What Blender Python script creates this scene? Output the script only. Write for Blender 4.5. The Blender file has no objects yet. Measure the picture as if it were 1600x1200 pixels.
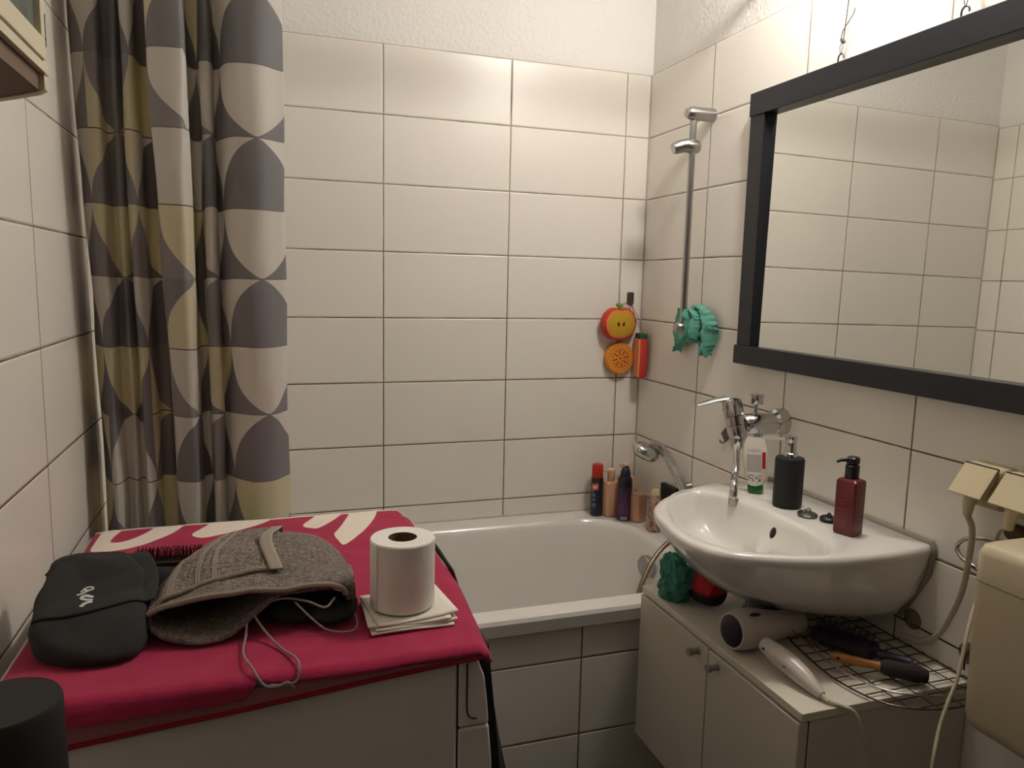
import bpy, math, random
from mathutils import Vector, Matrix, noise, Euler
random.seed(4)
PI = math.pi
C = bpy.context.scene.collection

# ------------------------------------------------------------------ camera, world, lamp, exposure
def rotz(a): return Matrix.Rotation(a, 4, 'Z')
cam_d = bpy.data.cameras.new('camera'); cam = bpy.data.objects.new('camera', cam_d); C.objects.link(cam)
cam_d.sensor_width = 36; cam_d.lens = 1176.18/1600*36; cam_d.clip_start = .02
cam.matrix_world = Matrix.Translation((-1.2428, -2.3168, 1.3584)) @ rotz(-0.3247) @ Matrix.Rotation(1.4361, 4, 'X') @ rotz(0.0223)
bpy.context.scene.camera = cam

world = bpy.data.worlds.new('world'); bpy.context.scene.world = world; world.use_nodes = True
world.node_tree.nodes['Background'].inputs[0].default_value = (1, .85, .7, 1)
world.node_tree.nodes['Background'].inputs[1].default_value = 0.0
vs = bpy.context.scene.view_settings
vs.view_transform = 'Standard'; vs.look = 'None'; vs.gamma = 1; vs.use_curve_mapping = False
vs.exposure = 0.0
LAMP = Vector((-.20, -1.03, 2.27)); LAMP_W = 23.5; LAMP_COL = (1.0, .96, .905)

# ------------------------------------------------------------------ geometry helpers
class G:
    def __init__(s): s.v = []; s.f = []; s.m = []; s.uv = None
    def add(s, vs, fs, mi=0, M=None):
        n = len(s.v)
        for v in vs:
            v = Vector(v)
            s.v.append(M @ v if M else v)
        for f in fs: s.f.append([n+i for i in f]); s.m.append(mi)
        return s
    def box(s, x0, x1, y0, y1, z0, z1, mi=0, M=None):
        vs = [(x, y, z) for x in (x0, x1) for y in (y0, y1) for z in (z0, z1)]
        return s.add(vs, [(0,1,3,2),(4,6,7,5),(0,4,5,1),(2,3,7,6),(0,2,6,4),(1,5,7,3)], mi, M)
    def loft(s, rings, c0=True, c1=True, mi=0, M=None, closed=True):
        n = len(rings[0]); vs = [p for r in rings for p in r]; fs = []
        for i in range(len(rings)-1):
            for j in range(n if closed else n-1):
                k = (j+1) % n
                fs.append((i*n+j, i*n+k, (i+1)*n+k, (i+1)*n+j))
        if c0: fs.append(tuple(reversed(range(n))))
        if c1: fs.append(tuple((len(rings)-1)*n+j for j in range(n)))
        return s.add(vs, fs, mi, M)
    def lathe(s, prof, n=32, M=None, mi=0, c0=True, c1=True):
        rings = [[(r*math.cos(2*PI*j/n), r*math.sin(2*PI*j/n), z) for j in range(n)] for r, z in prof]
        return s.loft(rings, c0, c1, mi, M)
    def tube(s, path, r, n=10, mi=0, M=None, cap=True):
        P = [Vector(p) for p in path]; rings = []; up = None
        for i, p in enumerate(P):
            t = (P[min(i+1, len(P)-1)]-P[max(i-1, 0)]).normalized()
            if up is None: up = t.orthogonal().normalized()
            else:
                up = up - t*up.dot(t)
                up = up.normalized() if up.length > 1e-6 else t.orthogonal().normalized()
            b = t.cross(up); rr = r[i] if isinstance(r, (list, tuple)) else r
            rings.append([p+up*(rr*math.cos(2*PI*j/n))+b*(rr*math.sin(2*PI*j/n)) for j in range(n)])
        return s.loft(rings, cap, cap, mi, M)
    def grid(s, fn, nu, nv, mi=0):
        vs = [fn(i/nu, j/nv) for j in range(nv+1) for i in range(nu+1)]
        fs = [(j*(nu+1)+i, j*(nu+1)+i+1, (j+1)*(nu+1)+i+1, (j+1)*(nu+1)+i) for j in range(nv) for i in range(nu)]
        return s.add(vs, fs, mi)
    def ball(s, c, r, n=20, m=12, mi=0, M=None, fn=None):
        rings = []
        for i in range(1, m):
            a = PI*i/m
            rings.append([(c[0]+r[0]*math.sin(a)*math.cos(2*PI*j/n), c[1]+r[1]*math.sin(a)*math.sin(2*PI*j/n), c[2]+r[2]*math.cos(a)) for j in range(n)])
        if fn: rings = [[fn(Vector(p)) for p in q] for q in rings]
        return s.loft(rings, True, True, mi, M)

def spline(pts, k=8):
    P = [Vector(p) for p in pts]; out = []
    Q = [P[0]*2-P[1]] + P + [P[-1]*2-P[-2]]
    for i in range(1, len(Q)-2):
        a, b, c, d = Q[i-1], Q[i], Q[i+1], Q[i+2]
        for j in range(k):
            t = j/k
            out.append(.5*((2*b)+(c-a)*t+(2*a-5*b+4*c-d)*t*t+(3*b-a-3*c+d)*t**3))
    out.append(P[-1]); return out

def rrect(hx, hy, r, n=5, cx=0, cy=0, z=0):
    out = []
    for q, (sx, sy) in enumerate(((1,1),(-1,1),(-1,-1),(1,-1))):
        for i in range(n+1):
            a = PI/2*q+PI/2*i/n
            out.append((cx+sx*(hx-r)+r*math.cos(a), cy+sy*(hy-r)+r*math.sin(a), z))
    return out

def link(o, parent=None):
    C.objects.link(o)
    if parent:
        o.parent = parent; o.matrix_parent_inverse = parent.matrix_basis.inverted()
    return o

def obj(name, g, mat, parent=None, smooth=35, bevel=0, sub=0, solid=0, seg=2, uvs=None):
    me = bpy.data.meshes.new(name); me.from_pydata([tuple(v) for v in g.v], [], g.f)
    mats = mat if isinstance(mat, (list, tuple)) else [mat]
    for m in mats: me.materials.append(m)
    for p, mi in zip(me.polygons, g.m): p.material_index = mi; p.use_smooth = bool(smooth)
    if uvs:
        l = me.uv_layers.new(name='UVMap')
        for lp in me.loops: l.data[lp.index].uv = uvs[lp.vertex_index]
    me.validate(); me.update()
    import bmesh
    bm = bmesh.new(); bm.from_mesh(me); bmesh.ops.recalc_face_normals(bm, faces=bm.faces); bm.to_mesh(me); bm.free()
    if smooth and not sub: me.set_sharp_from_angle(angle=math.radians(smooth))
    o = bpy.data.objects.new(name, me); link(o, parent)
    if solid:
        m = o.modifiers.new('solid', 'SOLIDIFY'); m.thickness = solid; m.offset = 0
    if bevel:
        m = o.modifiers.new('bevel', 'BEVEL'); m.width = bevel; m.segments = seg; m.limit_method = 'ANGLE'; m.angle_limit = math.radians(40)
        m.harden_normals = False
    if sub:
        m = o.modifiers.new('sub', 'SUBSURF'); m.levels = sub; m.render_levels = sub
    return o

def thing(name, label, cat, loc, group=None):
    o = bpy.data.objects.new(name, None); o.location = loc; o.empty_display_size = .05; C.objects.link(o)
    o['label'] = label; o['category'] = cat
    if group: o['group'] = group
    return o
def tag(o, label, cat, group=None):
    o['label'] = label; o['category'] = cat
    if group: o['group'] = group
    return o
def struct(name, g, m, **k):
    o = obj(name, g, m, **k); o['kind'] = 'structure'; return o

# ------------------------------------------------------------------ materials
def srgb(c):
    if isinstance(c, str): c = [int(c[i:i+2], 16)/255 for i in (0, 2, 4)]
    return tuple(x/12.92 if x <= .04045 else ((x+.055)/1.055)**2.4 for x in c)+(1,)
class NT:
    def __init__(s, name):
        s.mat = bpy.data.materials.new(name); s.mat.use_nodes = True; s.t = s.mat.node_tree
        s.b = s.t.nodes['Principled BSDF']
    def n(s, typ, **k):
        o = s.t.nodes.new('ShaderNode'+typ)
        for a, v in k.items():
            if a[0] == 'i' and (a[1].isdigit() or a[1].isupper()):
                key = int(a[1:]) if a[1:].isdigit() else a[1:]
                if isinstance(v, bpy.types.NodeSocket): s.t.links.new(v, o.inputs[key])
                else: o.inputs[key].default_value = v
            else: setattr(o, a, v)
        return o
    def math(s, op, a, b=0, c=0):
        return s.n('Math', operation=op, i0=a, i1=b, i2=c).outputs[0]
    def mix(s, f, a, b):
        o = s.n('Mix', data_type='RGBA')
        for k, v in ((0, f), (6, a), (7, b)):
            if isinstance(v, bpy.types.NodeSocket): s.t.links.new(v, o.inputs[k])
            else: o.inputs[k].default_value = v
        return o.outputs[2]
    def set(s, **k):
        for a, v in k.items():
            a = {'color': 'Base Color', 'rough': 'Roughness', 'metal': 'Metallic', 'trans': 'Transmission Weight', 'sheen': 'Sheen Weight', 'coat': 'Coat Weight', 'ior': 'IOR', 'sss': 'Subsurface Weight', 'alpha': 'Alpha', 'normal': 'Normal', 'spec': 'Specular IOR Level', 'emit': 'Emission Color', 'emits': 'Emission Strength'}[a]
            if isinstance(v, bpy.types.NodeSocket): s.t.links.new(v, s.b.inputs[a])
            else: s.b.inputs[a].default_value = v
        return s
    def bump(s, h, dist=.001, strength=1):
        return s.n('Bump', iHeight=h, iDistance=dist, iStrength=strength).outputs[0]

def plain(name, col, rough=.5, metal=0, var=.04, bump=0, bscale=200, **k):
    t = NT(name); c = srgb(col)
    co = t.n('TexCoord').outputs['Object']
    nz = t.n('TexNoise', iVector=co, iScale=9.0, iDetail=3.0).outputs[0]
    dark = tuple(x*(1-var*2.5) for x in c[:3])+(1,)
    t.set(color=t.mix(nz, c, dark) if var else c, rough=rough, metal=metal, **k)
    if bump:
        b = t.n('TexNoise', iVector=co, iScale=float(bscale), iDetail=3.0).outputs[0]
        t.set(normal=t.bump(b, bump))
    return t.mat

TW, TH, Z0 = .398, .2, 2.0409
def tile_mat(name, axis, off, zoff=0.0, top=True, bright=1.0):
    """axis: which coordinate runs along the wall, off: position of one vertical joint"""
    t = NT(name)
    pos = t.n('NewGeometry').outputs['Position']
    sp = t.n('SeparateXYZ', i0=pos); u = sp.outputs[axis]; z = sp.outputs['Z']
    uu = t.math('DIVIDE', t.math('SUBTRACT', u, off), TW)
    vv = t.math('DIVIDE', t.math('SUBTRACT', z, Z0+zoff), TH)
    def dist(a, size):
        fr = t.math('FRACT', a)
        return t.math('MULTIPLY', t.math('MINIMUM', fr, t.math('SUBTRACT', 1.0, fr)), size)
    du, dv = dist(uu, TW), dist(vv, TH)
    d = t.math('MINIMUM', du, dv)
    wob = t.math('MULTIPLY', t.math('SUBTRACT', t.n('TexNoise', iVector=pos, iScale=60.0).outputs[0], .5), .0006)
    d = t.math('ADD', d, wob)
    grout = t.math('LESS_THAN', d, .0017)
    edge = t.n('MapRange', interpolation_type='SMOOTHSTEP', i0=d, i1=.0012, i2=.005).outputs[0]
    # per tile tone
    cell = t.n('CombineXYZ', i0=t.math('FLOOR', uu), i1=t.math('FLOOR', vv)).outputs[0]
    wn = t.n('TexWhiteNoise', iVector=cell)
    base = srgb((.935, .91, .875)); b2 = srgb((.92, .895, .855))
    tc = t.mix(wn.outputs['Value'], base, b2)
    cloud = t.n('TexNoise', iVector=pos, iScale=7.0, iDetail=2.0).outputs[0]
    tc = t.mix(t.math('MULTIPLY', cloud, .25), tc, srgb((.87, .84, .79)))
    # mildewed grout, dirtier low on the wall (limescale and dirt)
    low = t.n('MapRange', i0=z, i1=1.75, i2=1.0).outputs[0]
    dn = t.n('TexNoise', iVector=pos, iScale=9.0, iDetail=4.0).outputs[0]
    dm = t.n('MapRange', i0=t.math('ADD', dn, t.math('MULTIPLY', low, .35)), i1=.45, i2=.8).outputs[0]
    gc = t.mix(dm, srgb((.66, .60, .52)), srgb((.40, .31, .16)))
    t.set(color=t.mix(grout, tc, gc), rough=t.math('ADD', .31, t.math('MULTIPLY', grout, .5)))
    # slight pillow + gloss waviness
    wav = t.n('TexNoise', iVector=pos, iScale=14.0, iDetail=1.0).outputs[0]
    h = t.math('ADD', edge, t.math('MULTIPLY', wav, .18))
    t.set(normal=t.bump(h, .0011))
    t.b.inputs['Coat Weight'].default_value = 0.0
    return t.mat
def plaster_mat():
    t = NT('woodchip plaster'); pos = t.n('NewGeometry').outputs['Position']
    nz = t.n('TexNoise', iVector=pos, iScale=95.0, iDetail=3.0, iRoughness=.6).outputs[0]
    n2 = t.n('TexVoronoi', iVector=pos, iScale=70.0).outputs[0]
    h = t.math('ADD', nz, t.math('MULTIPLY', n2, .6))
    t.set(color=srgb((.90, .885, .86)), rough=.85, normal=t.bump(h, .0035, .6)); return t.mat

M_PLASTER = plaster_mat()
M_TB = tile_mat('back wall tiles', 'X', -.0873)
M_TR = tile_mat('right wall tiles', 'Y', -.3656)
M_TL = tile_mat('left wall tiles', 'Y', -.882, -.0095)
M_TF = plain('unseen dark beige wall', (.55, .48, .40), .8)  # unseen wall behind the camera, toned down to reduce bounce light
M_TP = tile_mat('bath panel tiles', 'X', -.513, .0085)
M_PORC = plain('white porcelain', (.90, .885, .86), .12, coat=.5, var=.01)
M_ENAMEL = plain('bath enamel', (.89, .875, .85), .16, coat=.4, var=.015)
M_CHROME = plain('chrome', (.80, .80, .80), .12, 1.0, var=.03)
M_SATIN = plain('satin chrome', (.70, .69, .68), .28, 1.0, var=.05)
M_STEEL = plain('dull steel', (.40, .39, .38), .4, .9)
M_SILIC = plain('silicone sealant', (.56, .53, .47), .6)
M_SILW = plain('corner joint', (.74, .70, .64), .6)
M_BLACKF = plain('black painted wood', (.085, .095, .125), .40, var=.06, bump=.0003, bscale=120)
M_BLACK = plain('black plastic', (.05, .05, .052), .45)
M_RUBBER = plain('matt black coating', (.055, .06, .075), .62)
M_CREAM = plain('cream plastic', (.80, .74, .60), .4)
M_CISTERN = plain('old cream cistern plastic', (.80, .74, .62), .35, var=.05)
M_CABW = plain('white laminate', (.86, .835, .77), .38, var=.03)
M_CABD = plain('cabinet laminate door', (.82, .79, .73), .42, var=.03)
M_EDGE = plain('worn laminate edge', (.62, .55, .45), .5)
M_WASH = plain('white enamelled steel', (.84, .81, .79), .28, var=.02)
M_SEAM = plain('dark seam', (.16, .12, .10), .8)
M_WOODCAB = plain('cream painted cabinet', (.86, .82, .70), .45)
M_CABUND = plain('shaded cabinet underside', (.42, .33, .25), .55)  # shade under the cream cabinet, put into the colour as brown
M_PAPER = plain('tissue paper', (.93, .91, .88), .95, bump=.0008, bscale=150)
M_NAP = plain('napkin paper', (.93, .90, .85), .95, bump=.0003, bscale=300)
M_CARD = plain('cardboard', (.45, .33, .22), .9)
M_CABLE = plain('cream cable', (.76, .72, .62), .5)
M_FLOOR = plain('dark floor tiles', (.20, .18, .17), .4)

# ------------------------------------------------------------------ room shell
XL, YF, H = -1.59, -2.95, 2.46
g = G(); g.box(XL-.1, .1, YF-.1, .1, -.08, 0); struct('floor', g, M_FLOOR, smooth=0)
g = G(); g.box(XL-.1, .1, YF-.1, .1, H, H+.08); struct('ceiling', g, M_PLASTER, smooth=0)
def wall(name, box_tile, box_pl, mt):
    g = G(); g.box(*box_tile, mi=0); g.box(*box_pl, mi=1)
    return struct(name, g, [mt, M_PLASTER], smooth=0)
e = .008
wall('wall_back', (XL-.1, .1, 0, .1, 0, Z0), (XL-.1, .1, e, .1, Z0, H), M_TB)
wall('wall_right', (0, .1, YF, 0, 0, Z0), (e, .1, YF, e, Z0, H), M_TR)
wall('wall_left', (XL-.1, XL, YF, 0, 0, Z0-.0095), (XL-.1, XL-e, YF, e, Z0-.0095, H), M_TL)
wall('wall_front', (XL-.1, .1, YF-.1, YF, 0, Z0), (XL-.1, .1, YF-.1, YF-e, Z0, H), M_TF)
g = G(); g.box(-1.45, -.45, YF, YF+.04, 0, 2.05); struct('added_door_1', g, plain('added dark door', (.25, .18, .13), .5), smooth=0)  # added door, unseen behind the camera; its dark brown cuts bounce light
# sealant beads in the corners and round the bath
g = G(); g.box(-.004, 0, -.004, 0, .58, Z0); struct('trim_1', g, M_SILW, smooth=0)
g = G(); g.box(XL, XL+.004, -.004, 0, .58, Z0-.01); struct('trim_2', g, M_SILW, smooth=0)
g = G(); g.tube([(XL+.005, -.001, .581), (-.005, -.001, .581)], .004, 6); struct('trim_3', g, M_SILW)
g = G(); g.tube([(-.001, -.005, .581), (-.001, -.735, .581)], .004, 6); struct('trim_4', g, M_SILW)

# ------------------------------------------------------------------ bathtub
RZ = .58
tub = thing('bathtub', 'built-in white enamel bathtub along the back wall with tiled front panel', 'bathtub', (-.8, -.37, 0))
def oval(x0, x1, y0, y1, r0, r1, z, n=12):
    """rounded rectangle, r0 at the x0 end, r1 at the x1 end"""
    out = []
    for cx, cy, r, a0 in ((x1-r1, y1-r1, r1, 0), (x0+r0, y1-r0, r0, PI/2), (x0+r0, y0+r0, r0, PI), (x1-r1, y0+r1, r1, 1.5*PI)):
        for i in range(n+1):
            a = a0+PI/2*i/n; out.append((cx+r*math.cos(a), cy+r*math.sin(a), z))
    return out
g = G()
o_ = lambda x0, x1, y0, y1, z, r=.01: oval(x0, x1, y0, y1, r, r, z)
rings = [o_(XL+.002, -.001, -.742, -.002, RZ-.042), o_(XL+.002, -.001, -.745, -.002, RZ-.012), o_(XL+.002, -.001, -.741, -.002, RZ-.003), o_(XL+.003, -.002, -.735, -.003, RZ),
         oval(-1.50, -.098, -.688, -.082, .20, .17, RZ-.001), oval(-1.495, -.104, -.682, -.088, .19, .165, RZ-.006),
         oval(-1.485, -.112, -.674, -.096, .185, .16, RZ-.022), oval(-1.44, -.128, -.660, -.115, .17, .15, RZ-.12),
         oval(-1.36, -.155, -.640, -.135, .16, .14, RZ-.28), oval(-1.28, -.19, -.61, -.165, .15, .13, RZ-.37), oval(-1.2, -.25, -.55, -.22, .12, .1, RZ-.40)]
g.loft(rings, False, True)
obj('tub_shell', g, M_ENAMEL, tub, smooth=26)
g = G(); g.box(XL+.003, -.003, -.728, -.713, 0.002, RZ-.040); obj('front_panel', g, M_TP, tub, smooth=0)
g = G(); Mk = Matrix.Translation((-.122, -.362, .507)) @ Matrix.Rotation(-PI/2, 4, 'Y') @ Matrix.Rotation(.15, 4, 'X')
g.lathe([(.024, -.01), (.024, .006), (.033, .008), (.035, .012), (.035, .024), (.031, .029), (0.001, .0305)], 36, Mk)
ok = obj('overflow_knob', g, M_SATIN, tub); ok['label'] = 'round chrome overflow knob'

# ------------------------------------------------------------------ wash basin
bas = thing('wash_basin', 'white wall-hung wash basin with rounded front below the black-framed mirror', 'wash basin', (0, -.985, .7))
BZ = .865
out_pts = [(0, -.733), (-.07, -.722), (-.154, -.724), (-.259, -.757), (-.345, -.805), (-.403, -.859), (-.432, -.915), (-.445, -.968), (-.459, -1.045), (-.455, -1.110), (-.425, -1.165), (-.345, -1.212), (-.245, -1.242), (-.142, -1.250), (-.06, -1.245), (0, -1.235)]
BC = Vector((-.245, -.995))
def polar(pts, n=96):
    P = [Vector(p) for p in pts]
    S = []
    sp = spline([(p.x, p.y, 0) for p in P[:]], 8)
    poly = [Vector((p.x, p.y)) for p in sp]
    poly.append(poly[0])
    out = []
    for j in range(n):
        a = 2*PI*j/n; d = Vector((math.cos(a), math.sin(a))); best = None
        for p, q in zip(poly, poly[1:]):
            e1 = q-p; den = d.x*e1.y-d.y*e1.x
            if abs(den) < 1e-12: continue
            w = p-BC; t = (w.x*e1.y-w.y*e1.x)/den; s_ = (w.x*d.y-w.y*d.x)/den
            if t > 0 and -1e-6 <= s_ <= 1+1e-6: best = t if best is None else max(best, t)
        out.append(best)
    return out
NB = 120
RO = polar(out_pts, NB)
in_pts = [(-.174, -.985), (-.176, -1.06), (-.188, -1.13), (-.212, -1.185), (-.250, -1.213), (-.33, -1.188), (-.398, -1.138), (-.428, -1.07), (-.419, -.97), (-.380, -.875), (-.32, -.804), (-.262, -.772), (-.226, -.785), (-.198, -.85), (-.180, -.92), (-.174, -.985)]
RI = polar(in_pts, NB)
def ringp(rad, z, off=0, cx=0, cy=0, sc=1, zf=None):
    out = []
    for j in range(NB):
        a = 2*PI*j/NB; r = rad[j]*sc+off
        x = BC.x+cx+r*math.cos(a); y = BC.y+cy+r*math.sin(a)
        out.append((min(x, -.0005), y, zf(x, y) if zf else z))
    return out
# lower outline of the apron
low_pts = [(0, -.80), (-.10, -.80), (-.19, -.84), (-.25, -.91), (-.268, -.98), (-.262, -1.04), (-.235, -1.09), (-.18, -1.135), (-.10, -1.165), (0, -1.18)]
RL = polar(low_pts, NB)
def blend(A, B, t): return [a*(1-t)+b*t for a, b in zip(A, B)]
def bz(z, d): return lambda x, y: z-d*max(0, min(1, (-y-1.10)/.08))
g = G()
R = [ringp(RL, .70, sc=.6), ringp(RL, .700), ringp(blend(RL, RO, .22), 0, zf=bz(.714, .008)), ringp(blend(RL, RO, .50), 0, zf=bz(.746, .022)), ringp(blend(RL, RO, .76), 0, zf=bz(.786, .026)), ringp(blend(RL, RO, .93), 0, zf=bz(.826, .016)),
     ringp(RO, .842, -.001), ringp(RO, .850, .003), ringp(RO, .858, .003), ringp(RO, .864, 0), ringp(RO, .867, -.006),
     ringp(blend(RO, RI, .55), .866), ringp(RI, .866, .012), ringp(RI, .8635, .004), ringp(RI, .858, -.002), ringp(RI, .845, -.008), ringp(RI, .81, -.025), ringp(RI, .785, -.05), ringp(RI, .765, sc=.55), ringp(RI, .757, sc=.25), ringp(RI, .755, sc=.1)]
g.loft(R, True, True)
obj('basin_bowl', g, M_PORC, bas, smooth=60)
from mathutils.bvhtree import BVHTree
_bb = BVHTree.FromPolygons([tuple(v) for v in g.v], g.f)
def BV(y, z): return _bb.ray_cast(Vector((-.30, y, z)), Vector((1, 0, 0)))[0].x
g = G(); path = [(-.002, -.733, .869), (-.002, -1.236, .869)]
for r_ in reversed(R[1:10]):
    q_ = min([p for p in r_ if p[0] > -.012] or [min(r_, key=lambda p: -p[0])], key=lambda p: p[1]); path.append((-.004, q_[1]-.003, q_[2]-.002))
path.append((-.004, -1.05, .698))
g.tube(path, .0065, 8); sl = obj('sealant_bead', g, M_SILIC, bas)
g = G(); g.ball((0, 0, 0), (.0035, .0085, .0135), 20, 12, M=Matrix.Translation((BV(-.998, .828)-.0005, -.998, .828)) @ Matrix.Rotation(.3, 4, 'Y')); obj('overflow_hole', g, plain('dark overflow hole', (.10, .07, .05), .6), bas)
g = G(); g.lathe([(.030, .7555), (.030, .758), (.024, .759), (.020, .757), (.001, .7565)], 28, Matrix.Translation((BC.x, BC.y, 0))); obj('drain_ring', g, M_CHROME, bas)
# siphon
sip = thing('basin_siphon', 'grey drain trap hanging under the white basin behind the hair dryer', 'drain trap', (-.24, -1.0, .645))
g = G(); g.lathe([(.016, .649), (.026, .652), (.030, .662), (.030, .676), (.024, .682), (.024, .7)], 28, Matrix.Translation((-.245, -1.03, 0))); obj('trap_cup', g, plain('grey trap plastic', (.45, .45, .44), .35), sip)
g = G(); g.tube(spline([(-.235, -1.03, .668), (-.15, -1.04, .672), (-.06, -1.045, .675), (-.002, -1.04, .675)], 5), .010, 12); obj('drain_pipe', g, M_BLACK, sip)

# ------------------------------------------------------------------ cabinet under the basin
CX, CY0, CY1, CZ = -.385, -1.345, -.775, .64
cab = thing('bathroom_cabinet', 'low white two-door cabinet under the wash basin beside the bath', 'cabinet', (-.19, -1.06, 0))
g = G(); g.box(CX+.004, -.004, CY0, CY1, CZ-.016, CZ); obj('cabinet_top', g, M_CABW, cab, bevel=.0015, smooth=0)
g = G(); g.box(CX+.006, CX+.0065, CY0+.002, CY1-.002, CZ-.0175, CZ-.0155)
g = G()
g.box(CX+.024, -.004, CY0+.003, CY0+.019, .25, CZ-.016); g.box(CX+.024, -.004, CY1-.019, CY1-.003, .25, CZ-.016)
g.box(CX+.024, -.004, CY0+.019, CY1-.019, .25, .266); g.box(-.012, -.0005, CY0+.019, CY1-.019, .25, CZ-.016)
obj('cabinet_body', g, M_CABD, cab, smooth=0)
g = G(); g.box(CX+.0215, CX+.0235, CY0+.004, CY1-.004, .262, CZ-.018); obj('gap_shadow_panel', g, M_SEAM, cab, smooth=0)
mid = -1.066
for (a, b, ky, kz) in ((mid+.0015, CY1-.003, mid+.035, .600), (CY0+.003, mid-.0015, mid-.035, .600)):
    g = G(); g.box(CX+.001, CX+.021, a, b, .262, CZ-.0205); d = obj('door', g, M_CABD, cab, bevel=.0012, smooth=0)
    g = G(); g.lathe([(.0075, 0), (.0065, .004), (.0065, .014), (.0085, .020), (.0085, .025), (.001, .026)], 20, Matrix.Translation((CX+.001, ky, kz)) @ Matrix.Rotation(-PI/2, 4, 'Y'))
    k = obj('knob', g, plain('grey knob', (.60, .57, .52), .4), d)

# ------------------------------------------------------------------ washing machine
WX0, WX1, WY0, WY1, WZ = -1.553, -.997, -1.385, -.765, .862
wm = thing('washing_machine', 'white washing machine against the left wall under a pink towel', 'washing machine', (-1.26, -1.08, 0))
g = G(); g.box(WX0, WX1-.001, WY0, WY1, .02, WZ-.02); obj('side_casing', g, M_WASH, wm, bevel=.004, smooth=30)
g = G(); g.box(WX0-.003, WX1+.022, WY0-.004, WY1+.003, WZ-.018, WZ); obj('top_plate', g, M_WASH, wm, bevel=.006, smooth=30)
prof = [(0, .84), (.030, .840), (.038, .82), (.043, .78), (.047, .73), (.050, .70), (.053, .62), (.056, .50), (.056, .10), (.05, .02), (0, .02)]
def fascia(z0, z1, y0, y1, name):
    P = [(x, z) for x, z in prof]
    def xat(z):
        Q = prof[1:-1]
        for (xa, za), (xb, zb) in zip(Q, Q[1:]):
            if zb <= z <= za: return xa+(xb-xa)*(za-z)/(za-zb) if za > zb else xa
        return .05
    zs = [z0+(z1-z0)*i/14 for i in range(15)]
    ring0 = [(WX1+.0015, z0)]+[(WX1+xat(min(z, .84)), z) for z in zs]+[(WX1+.0015, z1)]
    g = G(); g.loft([[(x, y0, z) for x, z in ring0], [(x, y1, z) for x, z in ring0]], True, True)
    return obj(name, g, M_WASH, wm, bevel=.003, smooth=40)
fascia(.748, .842, WY0+.001, WY1-.001, 'control_fascia')
fascia(.02, .7455, WY0+.001, WY1-.001, 'front_panel')
g = G(); g.box(WX1-.002, WX1+.004, WY0+.004, WY1-.004, .02, .84); obj('seam_gasket', g, M_SEAM, wm, smooth=0)
g = G(); pth = [(WX1+.0125, WY0-.0004, .842), (WX1+.0125, WY0-.0004, .79), (WX1+.0135, WY0-.0004, .770), (WX1+.019, WY0-.0004, .7615), (WX1+.027, WY0-.0004, .759)]
g.tube(spline(pth, 4), .0011, 6); obj('groove_line', g, M_SEAM, wm)
for sx in (WX0+.05, WX1-.02):
    for sy in (WY0+.05, WY1-.05):
        g = G(); g.lathe([(.02, 0), (.02, .008), (.012, .010), (.012, .022)], 16, Matrix.Translation((sx, sy, 0))); obj('foot', g, M_BLACK, wm)

# pink beach towel with white lettering shapes
TZ = WZ+.006
def seg_d(p, a, b):
    ax, ay = a; bx, by = b; dx, dy = bx-ax, by-ay
    t = max(0, min(1, ((p[0]-ax)*dx+(p[1]-ay)*dy)/(dx*dx+dy*dy+1e-12)))
    return math.hypot(p[0]-ax-t*dx, p[1]-ay-t*dy)
def sdist(p, poly):
    n = len(poly); d = 9; ins = False
    for i in range(n):
        a, b = poly[i], poly[(i+1) % n]
        d = min(d, seg_d(p, a, b))
        if (a[1] > p[1]) != (b[1] > p[1]) and p[0] < (b[0]-a[0])*(p[1]-a[1])/(b[1]-a[1])+a[0]: ins = not ins
    return d if ins else -d
WHITE = [[(-1.5398, -0.8641), (-1.5383, -0.8039), (-1.5346, -0.7388), (-1.5334, -0.6995), (-1.4739, -0.6928), (-1.3777, -0.6948), (-1.3799, -0.7216), (-1.3992, -0.7839), (-1.4261, -0.8259), (-1.4588, -0.8644), (-1.4925, -0.8814), (-1.5216, -0.8771)], [(-1.3247, -0.7269), (-1.2556, -0.7106), (-1.2112, -0.722), (-1.2428, -0.7896), (-1.3433, -0.8452), (-1.3673, -0.8363), (-1.3752, -0.8198), (-1.366, -0.7994)], [(-1.3086, -0.7505), (-1.2618, -0.7169), (-1.2826, -0.7792), (-1.3069, -0.8012)], [(-1.2019, -0.7244), (-1.1766, -0.7116), (-1.1199, -0.6962), (-1.1264, -0.7195), (-1.1871, -0.7471), (-1.198, -0.7412)], [(-1.1203, -0.7129), (-1.064, -0.7071), (-1.0659, -0.7234), (-1.1385, -0.8495), (-1.1571, -0.8404), (-1.1752, -0.8216), (-1.1487, -0.777)], [(-1.0636, -0.724), (-1.0061, -0.7081), (-1.0085, -0.7246), (-1.0225, -0.7942), (-1.0556, -0.8809), (-1.1049, -0.9614), (-1.1101, -0.9327), (-1.1183, -0.8876), (-1.1024, -0.8547), (-1.076, -0.7726)], [(-0.9732, -0.7024), (-0.9367, -0.7081), (-0.9461, -0.7706), (-0.9666, -0.7637), (-0.9735, -0.742)]]
PINKCUT = [[(-1.5125, -0.8294), (-1.5118, -0.8071), (-1.5054, -0.7763), (-1.4981, -0.7484), (-1.4707, -0.7172), (-1.4358, -0.7205), (-1.4415, -0.759), (-1.4667, -0.8061), (-1.4925, -0.8348)]]
def smooth_poly(q):
    P = [Vector((a, b, 0)) for a, b in q]; P = P+[P[0]]
    n = len(P)-1; out = []
    for i in range(n):
        a, b = P[i], P[(i+1) % n]; out += [a*.75+b*.25, a*.25+b*.75]
    return [(p.x, p.y) for p in out]
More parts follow.
